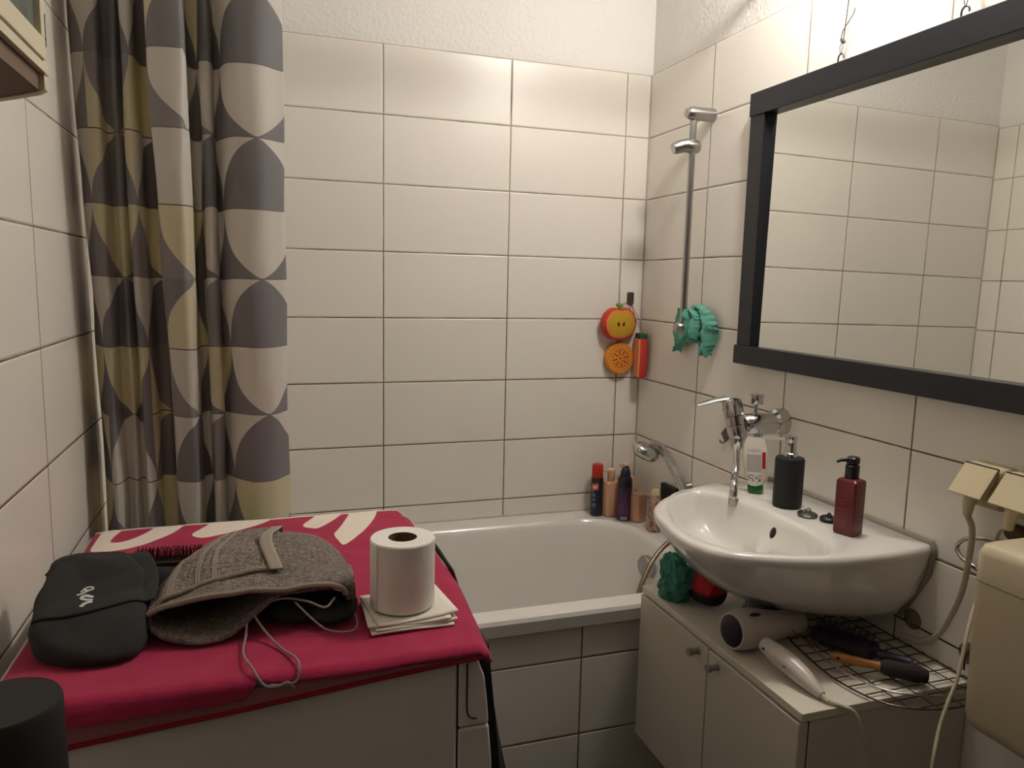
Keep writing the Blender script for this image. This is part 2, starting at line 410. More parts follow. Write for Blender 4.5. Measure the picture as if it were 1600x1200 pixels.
WHITE = [smooth_poly(smooth_poly(q)) for q in WHITE]; PINKCUT = [smooth_poly(smooth_poly(q)) for q in PINKCUT]
def white_sd(x, y):
    d = max([sdist((x, y), q) for q in WHITE]+[-9])
    for q in PINKCUT: d = min(d, -sdist((x, y), q))
    return d
def towel_mat(name, dark=1):
    t = NT(name); at = t.n('Attribute', attribute_name='sd').outputs['Fac']
    co = t.n('NewGeometry').outputs['Position']
    nz = t.n('TexNoise', iVector=co, iScale=26.0, iDetail=4.0).outputs[0]
    fine = t.n('TexNoise', iVector=co, iScale=600.0, iDetail=2.0).outputs[0]
    m = t.n('MapRange', i0=at, i1=-.0008, i2=.0008).outputs[0]
    pink = t.mix(nz, srgb((.70*dark, .14*dark, .32*dark)), srgb((.60*dark, .08*dark, .23*dark)))
    t.set(color=t.mix(m, pink, srgb((.93, .88, .82))), rough=.95, sheen=.08, normal=t.bump(t.math('ADD', fine, t.math('MULTIPLY', nz, .8)), .0012))
    return t.mat
M_TOWEL = towel_mat('pink terry cloth'); M_TOWEL2 = plain('muted woven border', (.60, .36, .37), .85, bump=.0005, bscale=500)
TXL, TXR, TYB, TYF = -1.548, -.955, -.757, -1.3985
def towel_pt(s, t, lift=0, drop=None):
    """s across (0 left..1 right), t from back (0) over the front edge (>1 hangs)"""
    x = TXL+(TXR-TXL)*s
    L = TYB-TYF
    zz = [(0, .838), (.47, .845), (.495, .8655), (.53, .8600), (.60, .8585), (.80, .8600), (1.01, .861)]
    for (a0, b0), (a1, b1) in zip(zz, zz[1:]):
        if a0 <= s <= a1: zb = b0+(b1-b0)*(s-a0)/(a1-a0)
    dl = TZ-zb-.0035
    tot = L+dl; q = t*tot
    z = TZ+.0025*noise.noise(Vector((x*7, q*7, 3)))+.0012*noise.noise(Vector((x*25, q*25, 9)))+lift
    r = .012
    if q < L-r: y = TYB-q
    else:
        a = (q-(L-r))/r
        if a < PI/2: y = TYF+r-r*math.sin(a); z -= r*(1-math.cos(a))
        else: y = TYF-.0015*math.sin(s*9); z -= r+(q-(L-r)-r*PI/2)
    # right border bows outward and sags over the edge of the machine
    if s > .93:
        k = (s-.93)/.07; z -= .014*max(0, (k-.5)/.5)**2; x += .014*k*max(0, math.sin(PI*min(1, q/.62)))*1.2-.0*k
    if s < .05: z -= .004*((.05-s)/.05)
    if q < .05 and s > .96: x -= .006
    return Vector((x, y, z))
NU, NV = 170, 200
g = G(); g.grid(lambda s, t: towel_pt(s, t), NU, NV)
tw = obj('beach_towel', g, M_TOWEL, None, smooth=60, solid=.004)
tag(tw, 'pink towel with white lettering spread over the top of the washing machine', 'towel')
at = tw.data.attributes.new('sd', 'FLOAT', 'POINT')
ps = [white_sd(v.co.x, v.co.y) if v.co.y > -1.37 else -1 for v in tw.data.vertices]
# white woven border along the right edge of the cloth
for i, v in enumerate(tw.data.vertices):
    s = (i % (NU+1))/NU; t_ = (i//(NU+1))/NV
    if t_ < .52: ps[i] = max(ps[i], (s-.992)*.6)
    if t_ < .012: ps[i] = max(ps[i], (.010-t_)*.6)
    at.data[i].value = ps[i]
# lower layer hem hanging below the fold
def hem(s, t):
    x = -1.50+(TXR-.004+1.50)*s if True else 0
    top = TZ-.012; bot = .811+.045*s
    y = TYF+.0038+.0010*math.sin(s*11)
    z = top-(top-bot)*t
    return Vector((x, y, z))
g = G(); g.grid(hem, 60, 8); hm = obj('hem_layer', g, M_TOWEL2, tw, smooth=60, solid=.002)
hm['label'] = 'muted hanging border of the towel'
g = G(); g.tube([hem(i/40, 1.0)+Vector((0, -.001, 0)) for i in range(41)], .0035, 8); hb = obj('hem_seam', g, plain('crimson hem seam', (.55, .04, .12), .9), tw)

TS = TZ+.005   # top surface of the towel
# ------------------------------------------------------------------ black bag hanging on machine front
bb = thing('black_bag', 'black bag squeezed between the washing machine and the bath', 'bag', (-.92, -1.15, 0))
pr_ = [(-.937, .868), (-.934, .850), (-.926, .80), (-.908, .70), (-.884, .58), (-.858, .45), (-.845, .30), (-.855, .10), (-.87, .02)]
def bagring(y, k):
    o = spline([(x, 0, z) for x, z in pr_], 4)
    R = []
    for p in o: R.append((-.9375+(p.x+.9375)*k, y, p.z-(.03 if y < -1.16 else 0)*max(0, (p.z-.7)/.16)))
    for p in reversed(o): R.append((-.9385, y, p.z-(.03 if y < -1.16 else 0)*max(0, (p.z-.7)/.16)))
    return R
g = G(); g.loft([bagring(y, k) for y, k in ((-.98, .55), (-1.0, .8), (-1.05, .97), (-1.12, 1), (-1.20, 1.0), (-1.26, .95), (-1.30, .8), (-1.33, .5))])
obj('bag_body', g, plain('black nylon', (.045, .043, .045), .5, bump=.0006, bscale=80), bb, smooth=60)
g = G()
for yy in (-1.10,):
    pass
g.tube(spline([(-.929, -1.24, .79), (-.915, -1.25, .735), (-.893, -1.255, .62), (-.868, -1.255, .50), (-.852, -1.255, .35)], 5), .003, 8)
obj('highlight', g, plain('grey piping', (.30, .30, .31), .4), bb)  # grey strip stands for the highlight along the black bag

# ------------------------------------------------------------------ shower curtain
def curtain_mat():
    t = NT('patterned curtain'); uv = t.n('UVMap').outputs[0]
    sp = t.n('SeparateXYZ', i0=uv); u, v = sp.outputs[0], sp.outputs[1]
    fi, fj = t.math('FLOOR', u), t.math('FLOOR', v); fu, fv = t.math('FRACT', u), t.math('FRACT', v)
    par = lambda a: t.math('MODULO', t.math('ADD', a, 100.0), 2.0)
    wn = t.n('TexWhiteNoise', iVector=t.n('CombineXYZ', i0=fi, i1=fj, i2=2.3).outputs[0])
    pj = par(fj)
    # pj 0: light arch pointing down on grey, pj 1: grey arch pointing up on light
    vb = t.math('ABSOLUTE', t.math('SUBTRACT', fv, t.math('SUBTRACT', 1.0, pj)))
    vb = t.math('MULTIPLY', vb, .866)
    sq = lambda a: t.math('MULTIPLY', a, a)
    r1 = t.math('ADD', sq(fu), sq(vb)); r2 = t.math('ADD', sq(t.math('SUBTRACT', 1.0, fu)), sq(vb))
    ins = t.math('LESS_THAN', t.math('MAXIMUM', r1, r2), 1.0)
    dk = t.math('ABSOLUTE', t.math('SUBTRACT', ins, t.math('SUBTRACT', 1.0, pj)))
    inv = t.math('MULTIPLY', t.math('GREATER_THAN', wn.outputs['Value'], .80), t.math('LESS_THAN', fi, 19.5))
    dk = t.math('ABSOLUTE', t.math('SUBTRACT', dk, inv))
    blank = t.math('MULTIPLY', t.math('LESS_THAN', wn.outputs['Value'], .10), t.math('LESS_THAN', fi, 19.5))
    dk = t.math('MULTIPLY', dk, t.math('SUBTRACT', 1.0, blank))
    cream = t.math('GREATER_THAN', t.n('SeparateColor', i0=wn.outputs['Color']).outputs[1], .62)
    light = t.mix(cream, srgb((.90, .88, .85)), srgb((.90, .87, .76)))
    g2 = t.math('GREATER_THAN', t.n('SeparateColor', i0=wn.outputs['Color']).outputs[2], .5)
    dark = t.mix(g2, srgb((.64, .62, .615)), srgb((.59, .575, .58)))
    col = t.mix(dk, light, dark)
    ln = t.math('MINIMUM', fv, t.math('SUBTRACT', 1.0, fv))
    line = t.math('MULTIPLY', t.math('LESS_THAN', ln, .008), t.math('SUBTRACT', 1.0, dk))
    col = t.mix(line, col, srgb((.42, .38, .34)))
    wv = t.n('TexNoise', iVector=t.n('Mapping', i0=uv, i3=(400, 400, 1)).outputs[0], iScale=1.0, iDetail=2.0).outputs[0]
    t.set(color=col, rough=.75, normal=t.bump(wv, .0004))
    # thin cloth lets a little light through
    tr = t.n('BsdfTranslucent', iColor=col); mx = t.n('MixShader', i0=.42)
    t.t.links.new(t.b.outputs[0], mx.inputs[1]); t.t.links.new(tr.outputs[0], mx.inputs[2])
    t.t.links.new(mx.outputs[0], t.t.nodes['Material Output'].inputs[0])
    return t.mat
cur = thing('shower_curtain', 'shower curtain with grey, white and cream geometric shapes at the left end of the bath', 'shower curtain', (-1.38, -.62, .40))
CELL = .137; CELLU = .185
top_pl = [(-1.583, -.56), (-1.572, -.61), (-1.53, -.625), (-1.524, -.585), (-1.50, -.60), (-1.493, -.575), (-1.487, -.62), (-1.466, -.635), (-1.463, -.565), (-1.445, -.56), (-1.437, -.575), (-1.432, -.70), (-1.378, -.725), (-1.370, -.69), (-1.371, -.585), (-1.352, -.57), (-1.345, -.63), (-1.328, -.635), (-1.322, -.59), (-1.316, -.60), (-1.29, -.65), (-1.24, -.668), (-1.19, -.64), (-1.188, -.625)]
bot_pl = [(-1.583, -.44), (-1.556, -.56), (-1.53, -.62), (-1.515, -.58), (-1.495, -.60), (-1.483, -.575), (-1.472, -.62), (-1.452, -.60), (-1.447, -.565), (-1.430, -.56), (-1.420, -.56), (-1.412, -.62), (-1.378, -.64), (-1.366, -.61), (-1.362, -.58), (-1.348, -.58), (-1.338, -.64), (-1.320, -.63), (-1.318, -.57), (-1.308, -.61), (-1.272, -.665), (-1.225, -.672), (-1.192, -.63), (-1.189, -.615)]
K = 9
def interp_pl(pl, s): 
    pass
tp = spline([(x, y, 0) for x, y in top_pl], K); bp = spline([(x, y, 0) for x, y in bot_pl], K)
NP = len(tp); ZT, ZB, NZ = 2.12, .43, 90
mids = [(a*.5+b*.5) for a, b in zip(tp, bp)]
arc = [0]
for a, b in zip(mids, mids[1:]): arc.append(arc[-1]+(b-a).length*1.0)
tot = arc[-1]
g = G(); uvs = []
for j in range(NZ+1):
    z = ZT+(ZB-ZT)*j/NZ; w = min(1, max(0, (1.95-z)/(1.95-.85))); w = w*w*(3-2*w)
    for i in range(NP):
        p = tp[i]*(1-w)+bp[i]*w
        amp = .004
        p = p+Vector((amp*noise.noise(Vector((i*.13, z*5, 1))), amp*1.5*noise.noise(Vector((i*.13, z*4, 7))), 0))
        x = max(p.x, XL+.004)
        g.v.append(Vector((x, p.y, z)))
        sag = .05*noise.noise(Vector((i*.05, z*1.3, 4)))
        uvs.append(((arc[i]-tot)/CELLU+.905+20, (z-1.494)/.142+sag+41))
for j in range(NZ):
    for i in range(NP-1):
        a = j*NP+i; g.f.append([a, a+1, a+NP+1, a+NP]); g.m.append(0)
obj('curtain_cloth', g, curtain_mat(), cur, smooth=80, solid=.0012, uvs=uvs)
rod = thing('curtain_rod', 'white curtain rod above the bath carrying the patterned curtain', 'curtain rod', (-.8, -.63, 2.15))
g = G(); g.tube([(XL+.002, -.63, 2.15), (-.002, -.63, 2.15)], .0125, 20); obj('rod_tube', g, M_CABW, rod)
for x in (XL+.004, -.008):
    g = G(); g.lathe([(.028, -.004), (.028, .004), (.018, .006)], 24, Matrix.Translation((x, -.63, 2.15)) @ Matrix.Rotation(PI/2, 4, 'Y')); obj('end_flange', g, M_CABW, rod)
for i in range(8):
    x = -1.565+i*.053; g = G()
    g.tube([(x, -.63+.021*math.cos(a*PI/8), 2.142+.024*math.sin(a*PI/8)) for a in range(17)], .0018, 6); obj('curtain_ring', g, M_CABW, cur)

# ------------------------------------------------------------------ wall mirror
mir = thing('wall_mirror', 'large rectangular wall mirror in a black wooden frame above the wash basin', 'mirror', (-.01, -1.3, 1.16))
MY0, MY1, MZ0, MZ1 = -2.02, -.594, 1.156, 1.850
g = G(); g.box(-.034, -.004, MY0, MY1, MZ1-.057, MZ1); obj('frame_rail', g, M_BLACKF, mir, bevel=.0015, smooth=0)
g = G(); g.box(-.034, -.004, MY0, MY1+.006, MZ0, MZ0+.049); obj('frame_rail', g, M_BLACKF, mir, bevel=.0015, smooth=0)
g = G(); g.box(-.031, -.004, MY1-.060, MY1-.002, MZ0+.049, MZ1-.057); obj('frame_stile', g, M_BLACKF, mir, bevel=.0015, smooth=0)
g = G(); g.box(-.031, -.004, MY0+.002, MY0+.060, MZ0+.049, MZ1-.057); obj('frame_stile', g, M_BLACKF, mir, bevel=.0015, smooth=0)
t = NT('mirror silver'); t.set(color=(.86, .87, .84, 1), metal=1.0, rough=.012); M_MIR = t.mat
g = G()
zc, yc = (MZ0+MZ1)/2, (MY0+MY1)/2
Mm = Matrix.Translation((-.009, yc, zc)) @ Matrix.Rotation(.0083, 4, 'Y') @ Matrix.Rotation(.006, 4, 'Z')
g.box(-.001, .001, -(MY1-MY0)/2+.03, (MY1-MY0)/2-.03, -(MZ1-MZ0)/2+.03, (MZ1-MZ0)/2-.03, M=Mm); obj('mirror_glass', g, M_MIR, mir, smooth=0)
def mirror_wire(y, lbl, tail):
    w = thing('hanging_wire', lbl, 'wire', (-.02, y, 1.85), 'wires holding the mirror')
    g = G(); g.tube([(-.020, y+.0085*math.cos(a*PI/8-.2), 1.861+.0095*math.sin(a*PI/8-.2)) for a in range(10)], .0019, 8); g.tube([(-.02, y+.0085, 1.861), (-.02, y+.0085, 1.845)], .0019, 8); obj('screw_eye', g, M_STEEL, w)
    g = G(); g.tube([(-.022, y-.002, 1.871), (-.022, y-.006, 1.884), (-.020, y-.001, 1.897)], .0009, 6); g.tube([(-.022, y+.001, 1.871), (-.022, y+.004, 1.884), (-.020, y-.001, 1.897)], .0009, 6)
    g.tube([(-.018, y-.001, 1.897), (-.012, y-.001, 1.98), (-.004, y-.002, 2.035)], .0014, 6); obj('wire_strand', g, M_STEEL, w)
    g = G(); g.loft([rrect(.006, .0035, .002, 3, z=-.003), rrect(.007, .0045, .002, 3, z=0), rrect(.005, .0035, .002, 3, z=.003)], M=Matrix.Translation((-.022, y-.004, 1.896)) @ Matrix.Rotation(.9, 4, 'X') @ Matrix.Rotation(PI/2, 4, 'Z')); obj('wire_clamp', g, M_STEEL, w)
    if tail:
        g = G(); g.tube(spline([(-.022, y+.002, 1.903), (-.022, y-.003, 1.918), (-.020, y-.018, 1.935), (-.018, y-.027, 1.948), (-.018, y-.029, 1.957)], 5), .0012, 6); obj('wire_tail', g, M_STEEL, w)
    g = G(); g.tube([(-.0005, y-.002, 2.035), (-.010, y-.002, 2.035)], .003, 8); obj('nail', g, M_STEEL, w)
mirror_wire(-.897, 'hanging wire with a loose bent tail above the mirror, the one nearer the shower', True)
mirror_wire(-1.207, 'hanging wire above the mirror near the right edge of the photo', False)

# ------------------------------------------------------------------ lamp above the mirror (out of frame)
lm = thing('wall_lamp', 'white globe lamp high on the right wall, above the mirror', 'lamp', (0, LAMP.y, LAMP.z))
g = G(); g.lathe([(.045, 0), (.045, .012), (.030, .020), (.028, LAMP.x*-1-.045)], 28, Matrix.Translation((.0075, LAMP.y, LAMP.z)) @ Matrix.Rotation(-PI/2, 4, 'Y')); obj('lamp_base', g, M_CABW, lm)
t = NT('lit lamp glass'); t.set(color=(1, .95, .88, 1), rough=.4, emit=LAMP_COL+(1,), emits=LAMP_W/(4*PI*PI*.052**2))
g = G(); g.ball(LAMP, (.052, .052, .052), 32, 18); sh = obj('lamp_shade', g, t.mat, lm); 


# ------------------------------------------------------------------ riser rail
rr = thing('shower_rail', 'vertical chrome shower rail on the right wall beside the mirror', 'shower rail', (0, -.385, 1.23))
ry, rx = -.372, -.062
def bracket(y, z):
    g = G(); L = .088
    g.lathe([(.0185, 0), (.0185, L-.022), (.0175, L-.012), (.0150, L-.006), (.0125, L-.003), (.0125, L), (.001, L+.0005)], 32, Matrix.Translation((0, y, z)) @ Matrix.Rotation(-PI/2, 4, 'Y'))
    return obj('wall_bracket', g, M_SATIN, rr)
bracket(-.376, 1.842); bracket(-.372, 1.236)
g = G()
def rail(z): return [(rx+.0095*math.cos(a)*(1-.28*(abs(math.sin(2*a)) > .96)), ry+.0105*math.sin(a), z) for a in [2*PI*k/32 for k in range(32)]]
g.loft([rail(1.25), rail(1.83)]); obj('rail_tube', g, M_SATIN, rr, smooth=25)
sl = thing('slider', '', '', (0, 0, 0)); bpy.data.objects.remove(sl)
g = G(); g.lathe([(.016, -.020), (.019, -.014), (.019, .014), (.016, .020)], 28, Matrix.Translation((rx, ry, 1.752)) @ Matrix.Rotation(PI/2, 4, 'Y') ); s0 = obj('hand_shower_holder', g, M_SATIN, rr)
g = G(); g.tube([(rx-.012, ry, 1.755), (rx-.030, ry+.004, 1.752), (rx-.050, ry+.008, 1.745), (rx-.056, ry+.009, 1.743)], [.019, .019, .017, .015], 24); obj('holder_cone', g, M_SATIN, s0)

# ------------------------------------------------------------------ crumpled cloths
def cloth_blob(name, label, mat, base, pts, size, seed, cat, depth=.012):
    pass
def rag(fn, nu, nv, seed, amp, freq):
    g = G()
    def f(s, t):
        p = Vector(fn(s, t)); q = Vector((s*freq, t*freq, seed))
        return p+Vector((noise.noise(q), noise.noise(q+Vector((9, 3, 1))), noise.noise(q+Vector((2, 7, 5)))))*amp
    g.grid(f, nu, nv); return g
def rag_mat(name, a, b, bs=450):
    t = NT(name); co = t.n('NewGeometry').outputs['Position']
    nz = t.n('TexNoise', iVector=co, iScale=40.0, iDetail=3.0).outputs[0]; fn = t.n('TexNoise', iVector=co, iScale=float(bs), iDetail=2.0).outputs[0]
    t.set(color=t.mix(nz, srgb(a), srgb(b)), rough=.95, sheen=.15, normal=t.bump(fn, .0012)); return t.mat
M_GREEN = rag_mat('green microfibre', (.40, .68, .60), (.32, .58, .51))
M_DGREEN = rag_mat('dark green microfibre', (.26, .55, .47), (.18, .43, .37))
gc = thing('green_cleaning_cloth', 'mint green cloth hung over the lower bracket of the shower rail', 'cloth', (-.03, -.385, 1.16))
def rag_patch(L, Rr, x0, nu, nv, seed, amp, pleat, pf, notch=.011):
    Ls = spline([(0, a, b) for a, b in L], 6); Rs = spline([(0, a, b) for a, b in Rr], 6)
    def f(s, t):
        i = t*(len(Ls)-1); k = min(len(Ls)-2, int(i)); w = i-k
        a = Ls[k]*(1-w)+Ls[k+1]*w; b = Rs[k]*(1-w)+Rs[k+1]*w
        p = a*(1-s)+b*s
        rag_ = notch*noise.noise(Vector((t*22, seed, s*2)))*(abs(s-.5)*2)**3
        p.z += notch*noise.noise(Vector((s*7, seed+4, 0)))*t**3
        p.y += rag_; 
        x = x0+pleat*math.sin(s*pf+t*2.2+seed)+pleat*1.2*noise.noise(Vector((s*3, t*4, seed)))+pleat*.35*(1-2*abs(noise.noise(Vector((s*9, t*7, seed)))))
        x -= .016*math.sin(PI*s)
        q = Vector((s*6, t*7, seed+3))
        p.y += amp*noise.noise(q); p.z += amp*noise.noise(q+Vector((5, 5, 5)))
        p.x = min(x, -.003); return p
    g = G(); g.grid(f, nu, nv); return g
obj('hanging_fold', rag_patch([(-.3671, 1.2999), (-.3598, 1.2675), (-.3914, 1.2318), (-.3864, 1.2126), (-.4200, 1.1887), (-.4380, 1.1606)], [(-.4013, 1.3048), (-.4535, 1.285), (-.4797, 1.2502), (-.4796, 1.2196), (-.4695, 1.1916), (-.4556, 1.1605)], -.024, 40, 50, 3.1, .003, .009, 9.5), M_GREEN, gc, smooth=70, solid=.002)
obj('hanging_fold', rag_patch([(-.3760, 1.290), (-.375, 1.262), (-.372, 1.240), (-.380, 1.220), (-.405, 1.205)], [(-.400, 1.292), (-.425, 1.272), (-.430, 1.245), (-.425, 1.215), (-.415, 1.195)], -.046, 30, 36, 7.7, .004, .010, 11.0), M_GREEN, gc, smooth=70, solid=.002)
obj('hanging_fold', rag_patch([(-.2964, 1.2897), (-.2624, 1.2529), (-.2384, 1.2216), (-.2481, 1.2023), (-.2701, 1.1742), (-.2832, 1.1575)], [(-.3184, 1.2906), (-.3218, 1.2561), (-.3497, 1.229), (-.3622, 1.2108), (-.3357, 1.1895), (-.298, 1.1609)], -.018, 36, 46, 12.3, .003, .007, 8.0), M_GREEN, gc, smooth=70, solid=.002)
g = G(); g.tube(spline([(-.020, -.325, 1.274), (-.030, -.345, 1.284), (-.018, -.37, 1.282), (-.018, -.40, 1.288), (-.02, -.41, 1.275)], 4), .006, 8); obj('bunched_top', g, M_GREEN, gc)

# ------------------------------------------------------------------ fruit sponges on a hook
hk = thing('adhesive_hook', 'small grey adhesive hook on the back wall holding the fruit-shaped sponges', 'hook', (-.045, 0, 1.29))
g = G(); g.loft([rrect(.0125, .021, .005, 4, z=0), rrect(.0125, .021, .005, 4, z=.003)], M=Matrix.Translation((-.046, -.0005, 1.312)) @ Matrix.Rotation(PI/2, 4, 'X')); obj('hook_plate', g, M_STEEL, hk)
g = G(); g.tube(spline([(-.046, -.003, 1.300), (-.046, -.012, 1.291), (-.046, -.018, 1.294), (-.046, -.019, 1.302)], 4), .002, 8); obj('hook_prong', g, M_STEEL, hk)
M_ORNG = plain('orange peel foam', (.88, .55, .18), .7, bump=.0008, bscale=300); M_YEL = plain('yellow apple flesh foam', (.82, .64, .14), .75, bump=.0008, bscale=220, var=.1)
M_RED = plain('red foam', (.78, .22, .16), .6); M_REDRIM = plain('coral rim', (.93, .50, .33), .65); M_SEED = plain('dark seeds', (.22, .05, .05), .6)
M_LEAF = plain('green leaf foam', (.48, .64, .26), .7); M_STRING = plain('brown cord', (.52, .36, .20), .9); M_DG = plain('dark green rind', (.10, .33, .18), .6)
def slab(shape, th, edge, M, g=None, mi=0, n=48):
    g = g or G(); R = []
    for z, k in ((0, .93), (edge*.5, .985), (edge, 1), (th-edge, 1), (th-edge*.4, .985), (th, .95)):
        R.append([(x*k, y*k, z) for x, y in shape])
    g.loft(R, True, True, mi, M); return g
def apple(n=56):
    out = []
    for i in range(n):
        a = 2*PI*i/n+PI/2; r = 1-.16*math.exp(-((((a-PI/2+PI) % (2*PI))-PI)/.33)**2)-.07*math.exp(-((((a+PI/2+PI) % (2*PI))-PI)/.4)**2)+.03*abs(math.cos(a))
        out.append((r*math.cos(a)*.064, r*math.sin(a)*.0585))
    return out
Wm = lambda x, y, z, rz=0, ry=0: Matrix.Translation((x, y, z)) @ Matrix.Rotation(rz, 4, 'Z') @ Matrix.Rotation(ry, 4, 'Y') @ Matrix.Rotation(PI/2, 4, 'X')
ap = thing('apple_sponge', 'apple-shaped sponge with red rim and yellow face hanging from the hook', 'sponge', (-.103, -.02, 1.17))
MA = Wm(-.102, -.012, 1.228, .16)
obj('apple_rim', slab(apple(), .030, .006, MA), M_RED, ap, smooth=50)
obj('apple_face', slab([(x*.90, y*.88) for x, y in apple()], .0310, .002, MA), M_REDRIM, ap, smooth=50)
obj('apple_flesh', slab([(x*.83, y*.82) for x, y in apple()], .0322, .002, MA), M_YEL, ap, smooth=50)
for sx in (-1, 1):
    g = G(); g.ball((sx*.0105, .001, .0322), (.0046, .0078, .0014), 12, 8, M=MA @ Matrix.Rotation(-sx*.25, 4, 'Z')); obj('seed', g, M_SEED, ap)
g = G(); g.ball((-.013, .060, .022), (.015, .0085, .006), 16, 8, M=MA @ Matrix.Rotation(-.15, 4, 'Z')); g.ball((.004, .053, .022), (.009, .010, .006), 16, 8, M=MA); obj('leaf', g, M_LEAF, ap)
g = G(); g.tube(spline([(-.098, -.024, 1.268), (-.085, -.02, 1.288), (-.066, -.016, 1.298), (-.046, -.016, 1.294)], 5), .0012, 6); obj('hanging_cord', g, M_STRING, ap)
og = thing('orange_sponge', 'round orange-slice sponge hanging below the apple-shaped sponge', 'sponge', (-.083, -.02, 1.06))
MO = Wm(-.088, -.003, 1.110, .08); circ = lambda r, n=40: [(r*math.cos(2*PI*i/n), r*math.sin(2*PI*i/n)) for i in range(n)]
obj('sponge_body', slab(circ(.053), .024, .006, MO), M_ORNG, og, smooth=50)
g = G()
for i in range(8):
    a = 2*PI*i/8+.2; Mi = MO @ Matrix.Rotation(a, 4, 'Z')
    g.box(.012, .032, -.0012, .0012, .0235, .0247, M=Mi)
    g.ball((.030*math.cos(.39), .030*math.sin(.39), .024), (.0024, .0020, .0008), 8, 6, M=Mi)
g.ball((0, 0, .024), (.003, .003, .0009), 10, 6, M=MO); obj('segment_marks', g, M_SEED, og)
g = G(); g.tube([(-.082, -.018, 1.155), (-.068, -.008, 1.22), (-.047, -.014, 1.29)], .0012, 6); obj('hanging_cord', g, M_STRING, og)
wmn = thing('watermelon_sponge', 'red watermelon-slice sponge with green top hanging edge-on in the corner', 'sponge', (-.028, -.065, 1.05))
def half(n=24): return [(math.cos(PI*i/n-PI/2)*.034, math.sin(PI*i/n-PI/2)*.066+.066*0) for i in range(n+1)]
MWm = Matrix.Translation((-.030, -.062, 1.118)) @ Matrix.Rotation(-1.12, 4, 'Z') @ Matrix.Rotation(PI/2, 4, 'X')
g = G(); sh_ = [(-.030, -.068), (.030, -.068), (.034, -.03), (.034, .03), (.032, .062), (-.028, .062), (-.034, .02), (-.034, -.03)]
slab(sh_, .027, .003, Matrix.Translation((-.010, -.052, 1.118)) @ Matrix.Rotation(-1.78, 4, 'Z') @ Matrix.Rotation(PI/2, 4, 'X'), g); obj('sponge_body', g, M_RED, wmn, smooth=40)
g = G(); slab([(x*.99, y*.985) for x, y in sh_], .006, .001, Matrix.Translation((-.0335, -.047, 1.118)) @ Matrix.Rotation(-1.78, 4, 'Z') @ Matrix.Rotation(PI/2, 4, 'X'), g); obj('cut_face', g, plain('pale coral cut face', (.93, .60, .42), .7), wmn, smooth=40)
g = G(); g.box(-.030, .030, -.001, .025, .062, .080, M=Matrix.Translation((-.010, -.052, 1.118)) @ Matrix.Rotation(-1.78, 4, 'Z') @ Matrix.Translation((0, -.026, -.002))); obj('green_top', g, M_DG, wmn, bevel=.002, smooth=0)
g = G(); g.tube([(-.028, -.062, 1.196), (-.040, -.035, 1.245), (-.047, -.014, 1.29)], .0012, 6); g.tube([(-.022, -.062, 1.196), (-.036, -.035, 1.255), (-.046, -.014, 1.292)], .0012, 6); obj('hanging_cord', g, M_STRING, wmn)

# ------------------------------------------------------------------ toiletries on the bath deck
def label_mat(name, base, line, uvscale=1.0, zlo=0, zhi=1, rough=.35):
    t = NT(name); pos = t.n('NewGeometry').outputs['Position']; z = t.n('SeparateXYZ', i0=pos).outputs[2]
    rows = t.math('FRACT', t.math('MULTIPLY', z, 170.0))
    wn = t.n('TexNoise', iVector=t.n('Mapping', i0=pos, i3=(900, 900, 170)).outputs[0], iScale=1.0, iDetail=0.0).outputs[0]
    m = t.math('MULTIPLY', t.math('LESS_THAN', rows, .45), t.math('GREATER_THAN', wn, .46))
    m = t.math('MULTIPLY', m, t.math('MULTIPLY', t.math('GREATER_THAN', z, zlo), t.math('LESS_THAN', z, zhi)))
    t.set(color=t.mix(t.math('MULTIPLY', m, .6), srgb(base), srgb(line)), rough=rough); return t.mat
D0 = RZ+.0005
b = thing('shaving_foam_can', 'navy blue can with bright red cap on the bath rim', 'can', (-.172, -.062, D0))
Mb = Matrix.Translation((-.172, -.062, D0))
g = G(); g.lathe([(.019, 0), (.0205, .003), (.0205, .128), (.018, .133)], 32, Mb); obj('can_body', g, plain('navy can', (.08, .11, .17), .35), b)
g = G(); g.lathe([(.0185, .131), (.0190, .134), (.0185, .172), (.016, .177), (.001, .178)], 32, Mb); obj('cap', g, plain('red cap', (.72, .16, .10), .4), b)
def arcpatch(r, a0, a1, z0, z1, M, n=8, sk=0):
    return G().grid(lambda s, t: M @ Vector((r*math.cos(a0+(a1-a0)*s), r*math.sin(a0+(a1-a0)*s), z0+(z1-z0)*t+sk*s)), n, 4)
g = arcpatch(.0208, math.radians(-165), math.radians(-100), .088, .112, Mb, sk=.004); lb = obj('logo_badge', g, plain('orange badge', (.80, .36, .22), .5), b)
g = arcpatch(.0210, math.radians(-158), math.radians(-112), .094, .106, Mb, sk=.003); obj('badge_mark', g, plain('pale badge mark', (.88, .72, .62), .5), lb)
for (z, a0, a1, hh) in ((.078, -170, -145, .006), (.066, -158, -130, .010), (.052, -165, -128, .006), (.030, -160, -125, .013)):
    g = arcpatch(.0209, math.radians(a0), math.radians(a1), z, z+hh, Mb, sk=.004); obj('print_mark', g, plain('silver print', (.42, .46, .55), .4), b)
